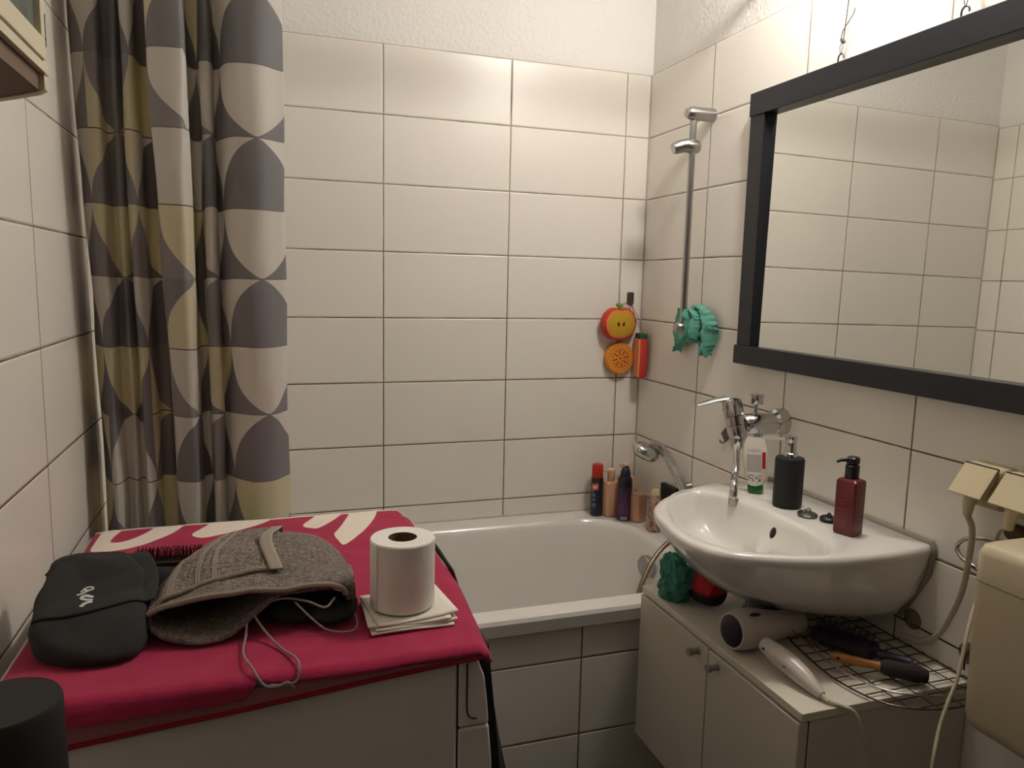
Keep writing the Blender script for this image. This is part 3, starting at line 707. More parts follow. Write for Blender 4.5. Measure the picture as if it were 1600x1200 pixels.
def square_bottle(name, label, cx, cy, hx, hy, h, rot, tallpump):
    b = thing(name, label, 'bottle', (cx, cy, D0)); Mb = Matrix.Translation((cx, cy, D0)) @ Matrix.Rotation(rot, 4, 'Z')
    m = plain('peach bottle plastic', (.80, .62, .49), .42, var=.02)
    g = G(); g.loft([rrect(hx-.003, hy-.003, .006, z=0), rrect(hx, hy, .008, z=.003), rrect(hx, hy, .008, z=h-.006), rrect(hx-.003, hy-.003, .008, z=h-.001), rrect(hx-.008, hy-.008, .006, z=h)], M=Mb); obj('bottle_body', g, m, b)
    if tallpump:
        g = G(); g.lathe([(.0115, h), (.0125, h+.002), (.0125, h+.013), (.0135, h+.014), (.0135, h+.026), (.012, h+.028)], 28, Mb); obj('collar', g, m, b)
        g = G(); g.loft([rrect(.012, .012, .006, z=h+.028, cx=0), rrect(.0125, .0125, .006, z=h+.034, cx=-.001), rrect(.013, .012, .006, z=h+.040, cx=-.002), rrect(.010, .010, .005, z=h+.043, cx=-.002)], M=Mb)
        g.box(-.024, 0, -.0055, .0055, h+.030, h+.039, M=Mb); obj('pump_head', g, plain('pale peach pump', (.86, .72, .60), .4, var=.02), b, bevel=.001)
    return b
square_bottle('lotion_bottle', 'peach pump bottle between the navy can and the purple can', -.128, -.078, .025, .020, .120, .15, True)
square_bottle('lotion_bottle', 'peach pump bottle standing behind the purple can in the corner', -.062, -.055, .028, .020, .130, -.1, True)
square_bottle('lotion_jar', 'short square peach bottle without a pump beside the purple can', -.064, -.150, .022, .026, .092, .35, False)
b = thing('dry_shampoo_can', 'tall purple spray can with dark domed cap on the bath rim', 'can', (-.101, -.128, D0)); Mb = Matrix.Translation((-.101, -.128, D0))
g = G(); g.lathe([(.022, 0), (.0245, .004), (.0245, .130), (.022, .141), (.019, .146)], 36, Mb)
t = NT('purple can print'); pos = t.n('NewGeometry').outputs['Position']; z = t.n('SeparateXYZ', i0=pos).outputs[2]
gr = t.n('MapRange', i0=z, i1=D0+.03, i2=D0+.11).outputs[0]
rows = t.math('LESS_THAN', t.math('FRACT', t.math('MULTIPLY', z, 190.0)), .35)
wn = t.n('TexNoise', iVector=t.n('Mapping', i0=pos, i3=(700, 700, 60)).outputs[0], iScale=1.0, iDetail=0.0).outputs[0]
m = t.math('MULTIPLY', t.math('MULTIPLY', rows, t.math('GREATER_THAN', wn, .45)), t.math('MULTIPLY', t.math('GREATER_THAN', z, D0+.022), t.math('LESS_THAN', z, D0+.112)))
t.set(color=t.mix(t.math('MULTIPLY', m, .35), t.mix(gr, srgb((.36, .14, .38)), srgb((.13, .09, .17))), srgb((.65, .50, .70))), rough=.3); obj('can_body', g, t.mat, b)
g = G(); g.lathe([(.0175, .144), (.0172, .152), (.0155, .163), (.012, .172), (.007, .178), (.001, .180)], 28, Mb); g.box(.0, .009, -.005, .005, .155, .182, M=Mb @ Matrix.Rotation(-.9, 4, 'Z')); obj('cap', g, plain('dark violet cap', (.12, .10, .15), .4), b, bevel=.001)
va = math.atan2(C and -2.3168+.128, -1.2428+.101)
g = arcpatch(.0249, va-.45, va+.45, .004, .014, Mb); bc = obj('barcode_patch', g, plain('white barcode patch', (.82, .80, .82), .5), b)
g = G()
for i in range(9):
    a = va-.36+i*.09; g.grid(lambda s, t: Mb @ Vector((.0252*math.cos(a+s*.035), .0252*math.sin(a+s*.035), .006+.007*t)), 1, 1)
obj('bars', g, plain('black bars', (.1, .07, .12), .5), bc)
b = thing('shaving_gel_bottle', 'tall mottled brown bottle with cream cap at the front of the bath-corner group', 'bottle', (-.061, -.262, D0)); Mb = Matrix.Translation((-.061, -.262, D0))
t = NT('marbled brown print'); pos = t.n('NewGeometry').outputs['Position']
wv = t.n('TexNoise', iVector=t.n('Mapping', i0=pos, i3=(1, 1, .45)).outputs[0], iScale=34.0, iDetail=1.5, iDistortion=2.5).outputs[0]
st = t.n('ValToRGB'); t.t.links.new(wv, st.inputs[0]); cr = st.color_ramp; cr.elements[0].position = .40; cr.elements[0].color = srgb((.48, .33, .28)); cr.elements[1].position = .55; cr.elements[1].color = srgb((.78, .66, .55))
e_ = cr.elements.new(.62); e_.color = srgb((.50, .36, .30)); t.set(color=st.outputs[0], rough=.45)
g = G(); g.lathe([(.0205, 0), (.022, .004), (.0205, .05), (.018, .10), (.0165, .118)], 32, Mb); obj('bottle_body', g, t.mat, b)
g = G(); g.lathe([(.0155, .117), (.0165, .121), (.014, .132), (.010, .136), (.001, .137)], 28, Mb); obj('cap', g, plain('cream cap', (.78, .72, .55), .5), b)
bx = obj('black_box', G().box(-.030, -.014, -.322, -.236, D0, D0+.150), plain('black card', (.05, .045, .05), .5), bevel=.001, smooth=0)
tag(bx, 'upright black box against the right wall beside the mottled brown bottle', 'box')

# ------------------------------------------------------------------ tap on the wall
M_CH = M_CHROME
tp_ = thing('wall_mixer_tap', 'chrome wall-mounted mixer tap with lever and downward spout over the wash basin', 'tap', (0, -.76, .86))
g = G(); g.lathe([(.034, 0), (.034, .012), (.031, .026), (.024, .032)], 36, Matrix.Translation((0, -.765, 1.026)) @ Matrix.Rotation(-PI/2, 4, 'Y')); obj('wall_flange', g, M_CH, tp_)
g = G(); g.lathe([(.022, 0), (.027, .004), (.028, .05), (.026, .085), (.022, .092)], 32, Matrix.Translation((-.026, -.764, 1.022)) @ Matrix.Rotation(-PI/2, 4, 'Y')); obj('mixer_body', g, M_CH, tp_)
g = G(); A = Vector((-.130, -.770, .985)); B = Vector((-.140, -.748, 1.074)); ax = (B-A).normalized()
def along(A, B, prof, n=32):
    z = (B-A).normalized(); q = z.to_track_quat('Z', 'Y').to_matrix().to_4x4()
    return Matrix.Translation(A) @ q
MB_ = along(A, B, None)
g.lathe([(.014, -.012), (.020, 0), (.0235, .018), (.0235, .034), (.0215, .036), (.0235, .038), (.0245, .058), (.0215, .060), (.023, .062)], 36, MB_); obj('valve_body', g, M_CH, tp_)
g = G(); g.loft([rrect(.022, .019, .010, z=.061), rrect(.023, .020, .010, z=.080), rrect(.021, .018, .010, z=.098), rrect(.012, .010, .006, z=.104)], M=MB_); lv = obj('lever_cap', g, M_CH, tp_)
g = G()
lp = [(-.150, -.735, 1.083), (-.178, -.726, 1.078), (-.205, -.719, 1.070), (-.222, -.714, 1.065)]
ws = [(.017, .007), (.014, .005), (.012, .004), (.010, .0035)]
R = []
for p, (w, h_) in zip(lp, ws): R.append([(p[0], p[1]+w*math.cos(a), p[2]+h_*math.sin(a)) for a in [2*PI*k/16 for k in range(16)]])
g.loft(R); obj('lever', g, M_CH, lv)
g = G(); g.lathe([(.005, 0), (.005, .024), (.015, .026), (.0165, .029), (.0165, .045), (.018, .047), (.018, .050), (.001, .051)], 28, Matrix.Translation((-.078, -.760, 1.046))); obj('diverter_knob', g, M_CH, tp_)
g = G(); g.lathe([(.011, -.022), (.014, -.020), (.014, -.008), (.012, -.006), (.012, .004)], 24, Matrix.Translation((-.070, -.764, .996))); obj('hose_outlet', g, M_CH, tp_)
g = G(); g.lathe([(.012, -.022), (.0175, -.014), (.0185, -.004), (.0185, .006), (.014, .008)], 28, Matrix.Translation((-.133, -.772, .985))); obj('spout_nut', g, M_CH, tp_)
g = G(); sp_ = spline([(-.135, -.772, .972), (-.143, -.783, .945), (-.152, -.795, .915), (-.172, -.820, .893), (-.188, -.842, .898)][:4]+[(-.186, -.838, .892), (-.196, -.852, .880), (-.198, -.857, .862)], 6)
g.tube(spline([(-.135, -.772, .972), (-.140, -.780, .950), (-.148, -.792, .925), (-.160, -.806, .908), (-.178, -.830, .902), (-.191, -.848, .895), (-.197, -.857, .875), (-.197, -.858, .862)], 5), .0085, 16); obj('spout', g, M_CH, tp_)
g = G(); g.lathe([(.010, 0), (.0115, .002), (.0115, .015), (.010, .017)], 24, Matrix.Translation((-.197, -.858, .850))); obj('aerator', g, M_SATIN, tp_)
# small diamond hook
hk2 = thing('diamond_hook', 'diamond-shaped steel adhesive hook on the wall left of the tap', 'hook', (-.003, -.534, .94))
Md = Matrix.Translation((-.001, -.532, .945)) @ Matrix.Rotation(-PI/2, 4, 'Y') @ Matrix.Rotation(PI/4, 4, 'Z')
g = G(); g.loft([rrect(.0150, .0150, .002, 3, z=0), rrect(.0150, .0150, .002, 3, z=.003)], M=Md); obj('hook_plate', g, M_STEEL, hk2)
g = G(); g.tube(spline([(-.004, -.532, .928), (-.009, -.530, .921), (-.015, -.528, .923), (-.018, -.527, .930)], 4), .002, 8); obj('hook_prong', g, M_STEEL, hk2)

# ------------------------------------------------------------------ things on the basin
DZ = .8675
b = thing('cream_tube', 'white squeeze tube standing on its green cap behind the tap spout', 'tube', (-.112, -.825, DZ)); Mb = Matrix.Translation((-.113, -.826, DZ)) @ Matrix.Rotation(.70, 4, 'Z') @ Matrix.Rotation(-.07, 4, 'X')
def ell(a, b_, z, n=32, cx=0): return [(cx+a*math.cos(2*PI*k/n), b_*math.sin(2*PI*k/n), z) for k in range(n)]
g = G(); g.loft([ell(.017, .014, 0), ell(.0185, .0155, .003), ell(.0185, .0155, .017), ell(.0175, .0145, .019)], M=Mb @ Matrix.Rotation(-PI/2, 4, 'Z')); obj('cap', g, plain('green cap', (.10, .42, .12), .4), b)
tm = NT('tube print'); co = tm.n('TexCoord').outputs['Object']; sp3 = tm.n('SeparateXYZ', i0=co)
z3 = sp3.outputs[2]; y3 = sp3.outputs[1]; x3 = sp3.outputs[0]
def band(v, a, b_): return tm.math('MULTIPLY', tm.math('GREATER_THAN', v, a), tm.math('LESS_THAN', v, b_))
front = tm.math('LESS_THAN', x3, 0.0)
blk = tm.math('MULTIPLY', tm.math('MULTIPLY', band(z3, .052, .094), band(y3, -.017, .018)), front)
rows = tm.math('LESS_THAN', tm.math('FRACT', tm.math('MULTIPLY', z3, 420.0)), .4)
col = tm.mix(tm.math('MULTIPLY', blk, tm.math('ADD', .40, tm.math('MULTIPLY', rows, .3))), srgb((.90, .87, .83)), srgb((.40, .40, .44)))
txr = tm.math('MULTIPLY', band(z3, .098, .108), tm.math('MULTIPLY', band(y3, -.014, .016), tm.math('LESS_THAN', tm.math('FRACT', tm.math('MULTIPLY', z3, 260.0)), .35)))
nn = tm.n('TexNoise', iVector=tm.n('Mapping', i0=co, i3=(1, 420, 200)).outputs[0], iScale=1.0, iDetail=0.0).outputs[0]
txr = tm.math('MULTIPLY', txr, tm.math('GREATER_THAN', nn, .42))
col = tm.mix(tm.math('MULTIPLY', txr, front), col, srgb((.25, .25, .27)))
icn = tm.math('MULTIPLY', tm.math('MULTIPLY', band(z3, .028, .046), band(y3, -.016, .017)), tm.math('GREATER_THAN', tm.n('TexNoise', iVector=tm.n('Mapping', i0=co, i3=(1, 260, 260)).outputs[0], iScale=1.0, iDetail=0.0).outputs[0], .57))
col = tm.mix(tm.math('MULTIPLY', icn, front), col, srgb((.22, .24, .22)))
redb = tm.math('MULTIPLY', band(z3, .060, .100), band(y3, -.026, -.0185)); col = tm.mix(redb, col, srgb((.70, .13, .13)))
tm.set(color=col, rough=.4)
g = G(); g.loft([ell(.0155, .0145, .018), ell(.0185, .018, .022), ell(.0165, .0245, .040), ell(.014, .0285, .065), ell(.010, .0295, .09), ell(.006, .0275, .112), ell(.003, .0225, .128), ell(.0015, .0180, .134)])
ob = obj('tube_body', g, tm.mat, None); ob.matrix_world = Mb; ob.parent = b; ob.matrix_parent_inverse = b.matrix_basis.inverted()
b = thing('soap_dispenser', 'matt black cylindrical soap dispenser with chrome pump on the basin ledge', 'soap dispenser', (-.112, -.938, DZ)); Mb = Matrix.Translation((-.112, -.940, DZ))
g = G(); g.lathe([(.0295, 0), (.0315, .003), (.032, .006), (.032, .108), (.030, .112), (.024, .1135), (.012, .114)], 48, Mb); obj('dispenser_body', g, M_RUBBER, b, smooth=30)
g = G(); g.lathe([(.0155, .1135), (.0155, .122), (.013, .124), (.0125, .126), (.0125, .134), (.0115, .136), (.0115, .150), (.0125, .152), (.0125, .160), (.001, .1605)], 32, Mb); pm = obj('pump', g, M_CHROME, b)
g = G(); g.tube([(-.120, -.929, DZ+.152), (-.146, -.893, DZ+.150), (-.148, -.890, DZ+.148)], [.0035, .0030, .0028], 12); obj('nozzle', g, M_CHROME, pm)
b = thing('red_soap_bottle', 'square dark red bottle with black pump on the right of the basin ledge', 'soap bottle', (-.112, -1.130, DZ)); Mb = Matrix.Translation((-.116, -1.132, DZ)) @ Matrix.Rotation(.30, 4, 'Z')
t = NT('dark red translucent plastic'); t.set(color=srgb((.42, .10, .11)), rough=.3, trans=.12, sss=0.0)
g = G(); g.loft([rrect(.019, .021, .004, z=0), rrect(.020, .022, .005, z=.003), rrect(.020, .022, .004, z=.108), rrect(.0175, .0195, .005, z=.112), rrect(.011, .011, .008, z=.115)], M=Mb); obj('bottle_body', g, t.mat, b)
g = G(); g.lathe([(.0125, .114), (.0135, .116), (.0135, .140), (.011, .142), (.006, .143), (.006, .145)], 28, Mb); obj('pump_collar', g, M_BLACK, b)
g = G(); g.loft([rrect(.011, .010, .005, z=.144), rrect(.0115, .0105, .005, z=.155), rrect(.008, .008, .004, z=.158)], M=Mb); g.tube([Mb @ Vector(p) for p in ((-.006, .004, .152), (-.020, .014, .151), (-.027, .019, .147))], [.004, .0035, .0025], 12); obj('pump_head', g, M_BLACK, b)
tx = plain('faint red print', (.55, .30, .28), .5)
for i, (z, w) in enumerate(((.078, .012), (.070, .016), (.062, .010), (.050, .018), (.042, .014), (.028, .020), (.0235, .020), (.019, .020), (.0145, .018))):
    g = G(); g.box(-.0203, -.0199, -w/2+.004, w/2+.004, z, z+.0018, M=Mb); obj('print_line', g, tx, b, smooth=0)
b = thing('drain_strainer', 'small metal basin strainer lying between the two soap bottles', 'strainer', (-.118, -1.015, DZ)); Mb = Matrix.Translation((-.118, -1.016, DZ+.0015)) @ Matrix.Rotation(.12, 4, 'X')
g = G(); g.lathe([(.0185, 0), (.0215, .001), (.0215, .0025), (.014, .006), (.006, .007), (.001, .0065)], 36, Mb); obj('strainer_disc', g, M_STEEL, b)
g = G()
for k in range(14):
    a = 2*PI*k/14; g.ball((.0175*math.cos(a), .0175*math.sin(a), .0042), (.0016, .0016, .0010), 8, 6, M=Mb)
obj('strainer_holes', g, M_SEAM, b)
g = G(); g.tube([Mb @ Vector((.009*math.cos(a*PI/8), .002, .006+.009*math.sin(a*PI/8))) for a in range(9)], .0016, 8); obj('pull_ring', g, M_CHROME, b)
b = thing('rubber_plug', 'black rubber basin plug lying next to the metal strainer', 'plug', (-.095, -1.055, DZ)); Mb = Matrix.Translation((-.098, -1.058, DZ))
g = G(); g.lathe([(.0165, 0), (.0185, .002), (.0185, .006), (.015, .009), (.001, .0095)], 32, Mb); obj('plug_disc', g, M_BLACK, b)
g = G(); g.tube([Mb @ Vector((.0015, .005*math.cos(a*PI/8), .009+.0075*math.sin(a*PI/8))) for a in range(9)], .0017, 8); obj('plug_loop', g, M_BLACK, b)

# ------------------------------------------------------------------ hand shower and hose
hs = thing('hand_shower', 'chrome hand shower resting behind the basin above the bath bottles', 'hand shower', (-.02, -.35, .76))
g = G(); hd = [(-.132, -.262, .855), (-.112, -.264, .864), (-.088, -.268, .866), (-.066, -.274, .858), (-.048, -.290, .836), (-.036, -.312, .805), (-.028, -.335, .775), (-.022, -.350, .750), (-.018, -.362, .728)]
g.tube(spline(hd[2:], 6), [.0145-.0*i for i in range(len(spline(hd[2:], 6)))], 20); obj('handle', g, M_CHROME, hs)
g = G(); Mh = Matrix.Translation((-.103, -.262, .842)) @ Matrix.Rotation(.38, 4, 'Y') @ Matrix.Rotation(.30, 4, 'X') @ Matrix.Scale(1.12, 4)
R = [ell(.036, .030, -.014), ell(.041, .034, -.009), ell(.043, .036, 0), ell(.040, .033, .009), ell(.029, .024, .017), ell(.012, .010, .021)]
g.loft(R, M=Mh); hh = obj('spray_head', g, M_CHROME, hs, smooth=60)
g = G(); g.loft([ell(.033, .027, -.0165), ell(.0345, .0285, -.0135)], M=Mh); obj('spray_face', g, M_STEEL, hh)
g = G(); g.lathe([(.016, 0), (.016, .006), (.012, .014), (.012, .022)], 24, Matrix.Translation((0, -.362, .748)) @ Matrix.Rotation(-PI/2, 4, 'Y')); obj('wall_holder', g, M_SATIN, hs)
hose = G(); hp = spline([(-.018, -.366, .715), (-.03, -.42, .675), (-.060, -.455, .645), (-.115, -.470, .628), (-.165, -.485, .605), (-.215, -.51, .565), (-.262, -.54, .50), (-.285, -.55, .42), (-.29, -.53, .32), (-.30, -.47, .22), (-.36, -.40, .196)], 24)
rad = [.0066+.0010*(i % 2) for i in range(len(hp))]
hose.tube(hp, rad, 12); ho = obj('shower_hose', hose, plain('ribbed steel hose', (.50, .44, .36), .35, .8), smooth=80)
tag(ho, 'ribbed metal shower hose hanging over the bath rim from behind the basin', 'hose')

# ------------------------------------------------------------------ things on the cabinet
cl = G()
def blobfn(c, r, seed, amp, fr):
    def f(p):
        d = (p-Vector(c)); q = Vector((p.x*fr, p.y*fr, p.z*fr))+Vector((seed, 0, 0))
        k = 1+amp*noise.noise(q)+amp*.55*(1-abs(noise.noise(q*2.1))*2)
        v = Vector(c)+d*k
        v.z = max(v.z, CZ+.001); return v
    return f
cc = (-.338, -.858, .683)
cl.ball(cc, (.034, .040, .050), 110, 70, fn=blobfn(cc, None, 4.2, .42, 30))
gr = obj('green_cloth', cl, M_DGREEN, smooth=80); tag(gr, 'dark green crumpled cloth on the cabinet top beside the bath knob', 'cloth')
rb = thing('red_pouch', 'red and dark patterned pouch lying under the basin beside the green cloth', 'pouch', (-.25, -.92, CZ))
g = G(); Mr = Matrix.Translation((-.292, -.910, CZ+.0375)) @ Matrix.Rotation(.15, 4, 'Z')
rg = [(.001, -.072), (.020, -.066), (.031, -.050), (.036, -.015), (.034, .02), (.026, .040), (.001, .042)]
t = NT('red and black weave'); co = t.n('NewGeometry').outputs['Position']; z_ = t.n('SeparateXYZ', i0=co).outputs[2]
mm = t.n('MapRange', i0=t.math('ADD', z_, t.math('MULTIPLY', t.n('TexNoise', iVector=co, iScale=30.0).outputs[0], .01)), i1=.678, i2=.688).outputs[0]
t.set(color=t.mix(mm, srgb((.14, .08, .08)), srgb((.72, .06, .14))), rough=.7, normal=t.bump(t.n('TexNoise', iVector=co, iScale=400.0).outputs[0], .001))
g.lathe(rg, 32, Mr @ Matrix.Rotation(PI/2, 4, 'X')); obj('pouch_body', g, t.mat, rb, smooth=60)
# hair dryer
hd_ = thing('hair_dryer', 'white hair dryer with dark purple rear cap lying on the cabinet top', 'hair dryer', (-.28, -1.15, CZ))
A = Vector((-.372, -1.118, CZ+.0425)); B = Vector((-.145, -1.090, CZ+.026)); MH = along(A, B, None)
M_DRY = plain('white dryer plastic', (.80, .76, .73), .3)
M_PURP = plain('dark purple plastic', (.14, .07, .17), .4)
g = G(); g.lathe([(.0345, .003), (.0375, .010), (.040, .03), (.040, .055), (.036, .08), (.030, .11), (.0265, .14), (.025, .185), (.021, .187), (.020, .17)], 40, MH); obj('dryer_barrel', g, M_DRY, hd_, smooth=50)
g = G(); g.lathe([(.001, -.002), (.018, -.001), (.028, .001), (.0335, .004), (.0335, .008)], 40, MH); obj('rear_grille', g, M_PURP, hd_)
g = G(); hpth = [(-.335, -1.178, CZ+.040), (-.331, -1.213, CZ+.034), (-.326, -1.245, CZ+.028), (-.322, -1.275, CZ+.021), (-.320, -1.300, CZ+.014), (-.318, -1.318, CZ+.009)]
g.tube(spline(hpth, 5), [.015+.005*math.sin(min(1, i/13)*PI*.8) - .010*max(0, (i-14)/11) for i in range(26)], 24); obj('handle', g, M_DRY, hd_, smooth=50)
g = G(); g.tube([(-.318, -1.316, CZ+.009), (-.3165, -1.335, CZ+.006)], [.0055, .004], 12)
cd = obj('cord_collar', g, M_CABLE, hd_)
g = G(); g.tube(spline([(-.3165, -1.333, CZ+.006), (-.300, -1.348, CZ+.003), (-.285, -1.362, CZ-.004), (-.268, -1.37, CZ-.05), (-.25, -1.372, CZ-.12), (-.235, -1.37, CZ-.25), (-.24, -1.38, .05), (-.20, -1.42, .006), (-.05, -1.5, .006)], 8), .0033, 10); obj('power_cord', g, M_CABLE, hd_)
g = G(); g.box(-.012, .012, -.0005, .0005, 0, .004, M=Matrix.Translation((-.345, -1.112, CZ+.0855)) @ Matrix.Rotation(.3, 4, 'Z')); 
g = G(); g.ball((-.332, -1.140, CZ+.0815), (.013, .006, .003), 14, 8); obj('switch_button', g, M_PURP, hd_)
for p in ((-.352, -1.196, CZ+.041), (-.344, -1.248, CZ+.030)):
    g = G(); g.ball(p, (.0022, .0026, .0026), 10, 8); obj('screw_hole', g, M_SEAM, hd_)
g = G()
for i in range(4): g.box(-.250+i*.008, -.246+i*.008, -1.1940, -1.1905, CZ+.030, CZ+.040)
obj('print_mark', g, plain('brown dryer print', (.42, .28, .22), .5), hd_, smooth=0)
# wire rack with suction cups
rk = thing('wire_rack', 'chrome wire shelf rack with suction cups lying on the cabinet top', 'rack', (-.12, -1.25, CZ))
M_WIRE = plain('dark chrome wire', (.36, .31, .28), .35, .9)
RKZ = CZ+.006
fr = spline([(-.004, -1.02, RKZ), (-.15, -1.03, RKZ), (-.215, -1.09, RKZ), (-.240, -1.18, RKZ), (-.250, -1.28, RKZ), (-.225, -1.365, RKZ), (-.16, -1.405, RKZ), (-.075, -1.412, RKZ), (-.01, -1.40, RKZ)], 8)
g = G(); g.tube(fr, .0017, 8); obj('rim_wire', g, M_WIRE, rk)
g = G(); up = [(p.x*1.0 if i else p.x, p.y, p.z+.028) for i, p in enumerate(fr)]; g.tube([(x, y, z-.004*math.sin(PI*i/len(up))) for i, (x, y, z) in enumerate(up)], .0016, 8); obj('rail_wire', g, plain('bright chrome wire', (.75, .72, .72), .2, 1.0), rk)
def inside_x(y):
    best = None
    for a, b_ in zip(fr, fr[1:]):
        if (a.y-y)*(b_.y-y) <= 0 and abs(a.y-b_.y) > 1e-6: 
            x = a.x+(b_.x-a.x)*(y-a.y)/(b_.y-a.y); best = x if best is None else min(best, x)
    return best or -.004
y = -1.055
while y > -1.40:
    g = G(); g.tube([(-.004, y, RKZ), (inside_x(y), y, RKZ)], .0012, 6); obj('cross_wire', g, M_WIRE, rk); y -= .031
for x in (-.045, -.095, -.145, -.195):
    ys = [p.y for p in fr if p.x < x]
    g = G(); g.tube([(x, max(ys)-.002, RKZ), (x, min(ys)+.002, RKZ)], .0012, 6); obj('cross_wire', g, M_WIRE, rk)
g = G(); g.tube([(-.005, -1.03, RKZ+.045), (-.005, -1.40, RKZ+.045)], .0018, 8); g.tube([(-.005, -1.03, RKZ), (-.005, -1.03, RKZ+.045)], .0016, 8); g.tube([(-.005, -1.40, RKZ), (-.005, -1.40, RKZ+.045)], .0016, 8); obj('back_wire', g, M_WIRE, rk)
t = NT('clear suction rubber'); t.set(color=srgb((.75, .68, .60)), rough=.15, trans=.7, ior=1.3); M_SUC = t.mat
for yy, zz_ in ((-1.205, .700), (-1.335, .690)):
    g = G(); g.lathe([(.021, 0), (.0205, .002), (.012, .007), (.006, .009), (.006, .014)], 28, Matrix.Translation((-.001, yy, zz_)) @ Matrix.Rotation(-PI/2, 4, 'Y')); obj('suction_cup', g, M_SUC, rk)
g = G(); g.tube([(-.020, -1.352+.009*math.cos(a), .685+.02*math.sin(a)) if True else 0 for a in [PI*k/10 for k in range(11)]], .0018, 8); g.tube([(-.020, -1.361, .685), (-.020, -1.361, RKZ)], .0018, 8); g.tube([(-.020, -1.343, .685), (-.020, -1.343, .665)], .0018, 8); obj('hook_wire', g, M_WIRE, rk)
# brushes
b = thing('purple_hairbrush', 'dark purple paddle hairbrush lying bristles up in the wire rack', 'hairbrush', (-.16, -1.2, CZ+.01))
g = G(); Mp = Matrix.Translation((-.150, -1.185, CZ+.022)) @ Matrix.Rotation(-1.12, 4, 'Z')
g.loft([rrect(.062, .024, .020, z=-.010), rrect(.066, .028, .022, z=-.002), rrect(.064, .026, .022, z=.010), rrect(.055, .020, .018, z=.014)], M=Mp); obj('brush_pad', g, M_PURP, b)
for ix in range(9):
    for iy in range(4):
        g = G(); p = Vector((-.050+ix*.0125, -.017+iy*.0113, .012)); g.tube([Mp @ p, Mp @ (p+Vector((0, 0, .020)))], .0012, 6); obj('bristle', g, M_PURP, b)
g = G(); g.tube([Mp @ Vector(p) for p in ((.055, 0, 0), (.09, 0, .002), (.125, 0, .004))], [.010, .009, .010], 14); obj('handle', g, M_PURP, b)
b = thing('wooden_brush', 'brush with orange-brown wooden handle lying on the front of the wire rack', 'brush', (-.18, -1.28, CZ+.01))
M_WOOD = plain('orange varnished wood', (.68, .43, .20), .45, var=.1)
P0 = Vector((-.232, -1.236, CZ+.030)); P1 = Vector((-.100, -1.338, CZ+.022)); ax = (P1-P0)
g = G(); g.tube([P0+ax*t for t in (0, .04, .15, .3, .45, .55)], [.004, .008, .0095, .0085, .0075, .009], 18); obj('handle', g, M_WOOD, b)
g = G(); g.ball(P0+ax*.09+Vector((-.006, -.006, .002)), (.003, .003, .003), 10, 8); obj('hanging_hole', g, M_SEAM, b)
g = G(); g.tube([P0+ax*t for t in (.52, .58, .9, 1.0)], [.010, .015, .016, .011], 18); obj('bristle_head', g, plain('dark brown bristles', (.15, .09, .07), .8, bump=.003, bscale=350), b)

# ------------------------------------------------------------------ sockets, plugs and cables
def socket(y, z, label, cab_path, r):
    s = thing('power_socket', label, 'socket', (0, y, z), 'sockets with open flap lids')
    g = G(); g.loft([rrect(.038, .038, .008, z=0), rrect(.038, .038, .008, z=.028), rrect(.034, .034, .008, z=.036)], M=Matrix.Translation((0, y, z)) @ Matrix.Rotation(-PI/2, 4, 'Y')); obj('socket_box', g, M_CREAM, s)
    # flap hinged at the top, propped open by the plug
    hinge = Vector((-.034, y+.004, z+.034)); ang = math.radians(36)
    Mf = Matrix.Translation(hinge) @ Matrix.Rotation(ang, 4, 'Y')
    g = G(); g.box(-.004, 0, -.033, .033, -.062, 0, M=Mf); g.box(-.004, .005, -.033, -.030, -.060, 0, M=Mf); g.box(-.004, .005, .030, .033, -.060, 0, M=Mf); obj('lid_flap', g, M_CREAM, s, bevel=.0015, smooth=0)
    g = G(); g.box(-.0045, -.0002, -.033, .033, .0005, .002, M=Mf); obj('hinge_line', g, M_SEAM, s, smooth=0)
    p = thing('plug_cable', cab_path[0], 'cable', (-.05, y, z-.02))
    g = G(); g.tube([(-.030, y, z-.004), (-.055, y, z-.012), (-.062, y+.001, z-.03), (-.060, y+.003, z-.052)], [.014, .013, .010, .007], 16); obj('plug', g, M_CREAM, p)
    g = G(); g.tube(spline(cab_path[1], 8), r, 12); obj('cord', g, M_CABLE, p)
socket(-1.352, 1.018, 'cream wall socket with open lid, the left one of the pair over the cistern', ('thick cream cable from the left socket curving down behind the wire rack', [(-.060, -1.349, .968), (-.048, -1.352, .94), (-.035, -1.342, .89), (-.022, -1.324, .81), (-.014, -1.296, .74), (-.011, -1.270, .695), (-.010, -1.235, .668), (-.010, -1.19, .660)]), .0055)
socket(-1.431, 1.018, 'cream wall socket with open lid cut by the right edge of the photo', ('thin cream cable from the right socket hanging beside the cistern to the floor', [(-.060, -1.428, .968), (-.036, -1.395, .95), (-.024, -1.378, .91), (-.030, -1.380, .86), (-.080, -1.398, .82), (-.108, -1.412, .775), (-.130, -1.421, .709), (-.150, -1.425, .671), (-.170, -1.430, .627), (-.195, -1.445, .573), (-.205, -1.45, .45), (-.20, -1.45, .2), (-.18, -1.46, .03), (-.12, -1.5, .006), (-.02, -1.6, .006)]), .0032)

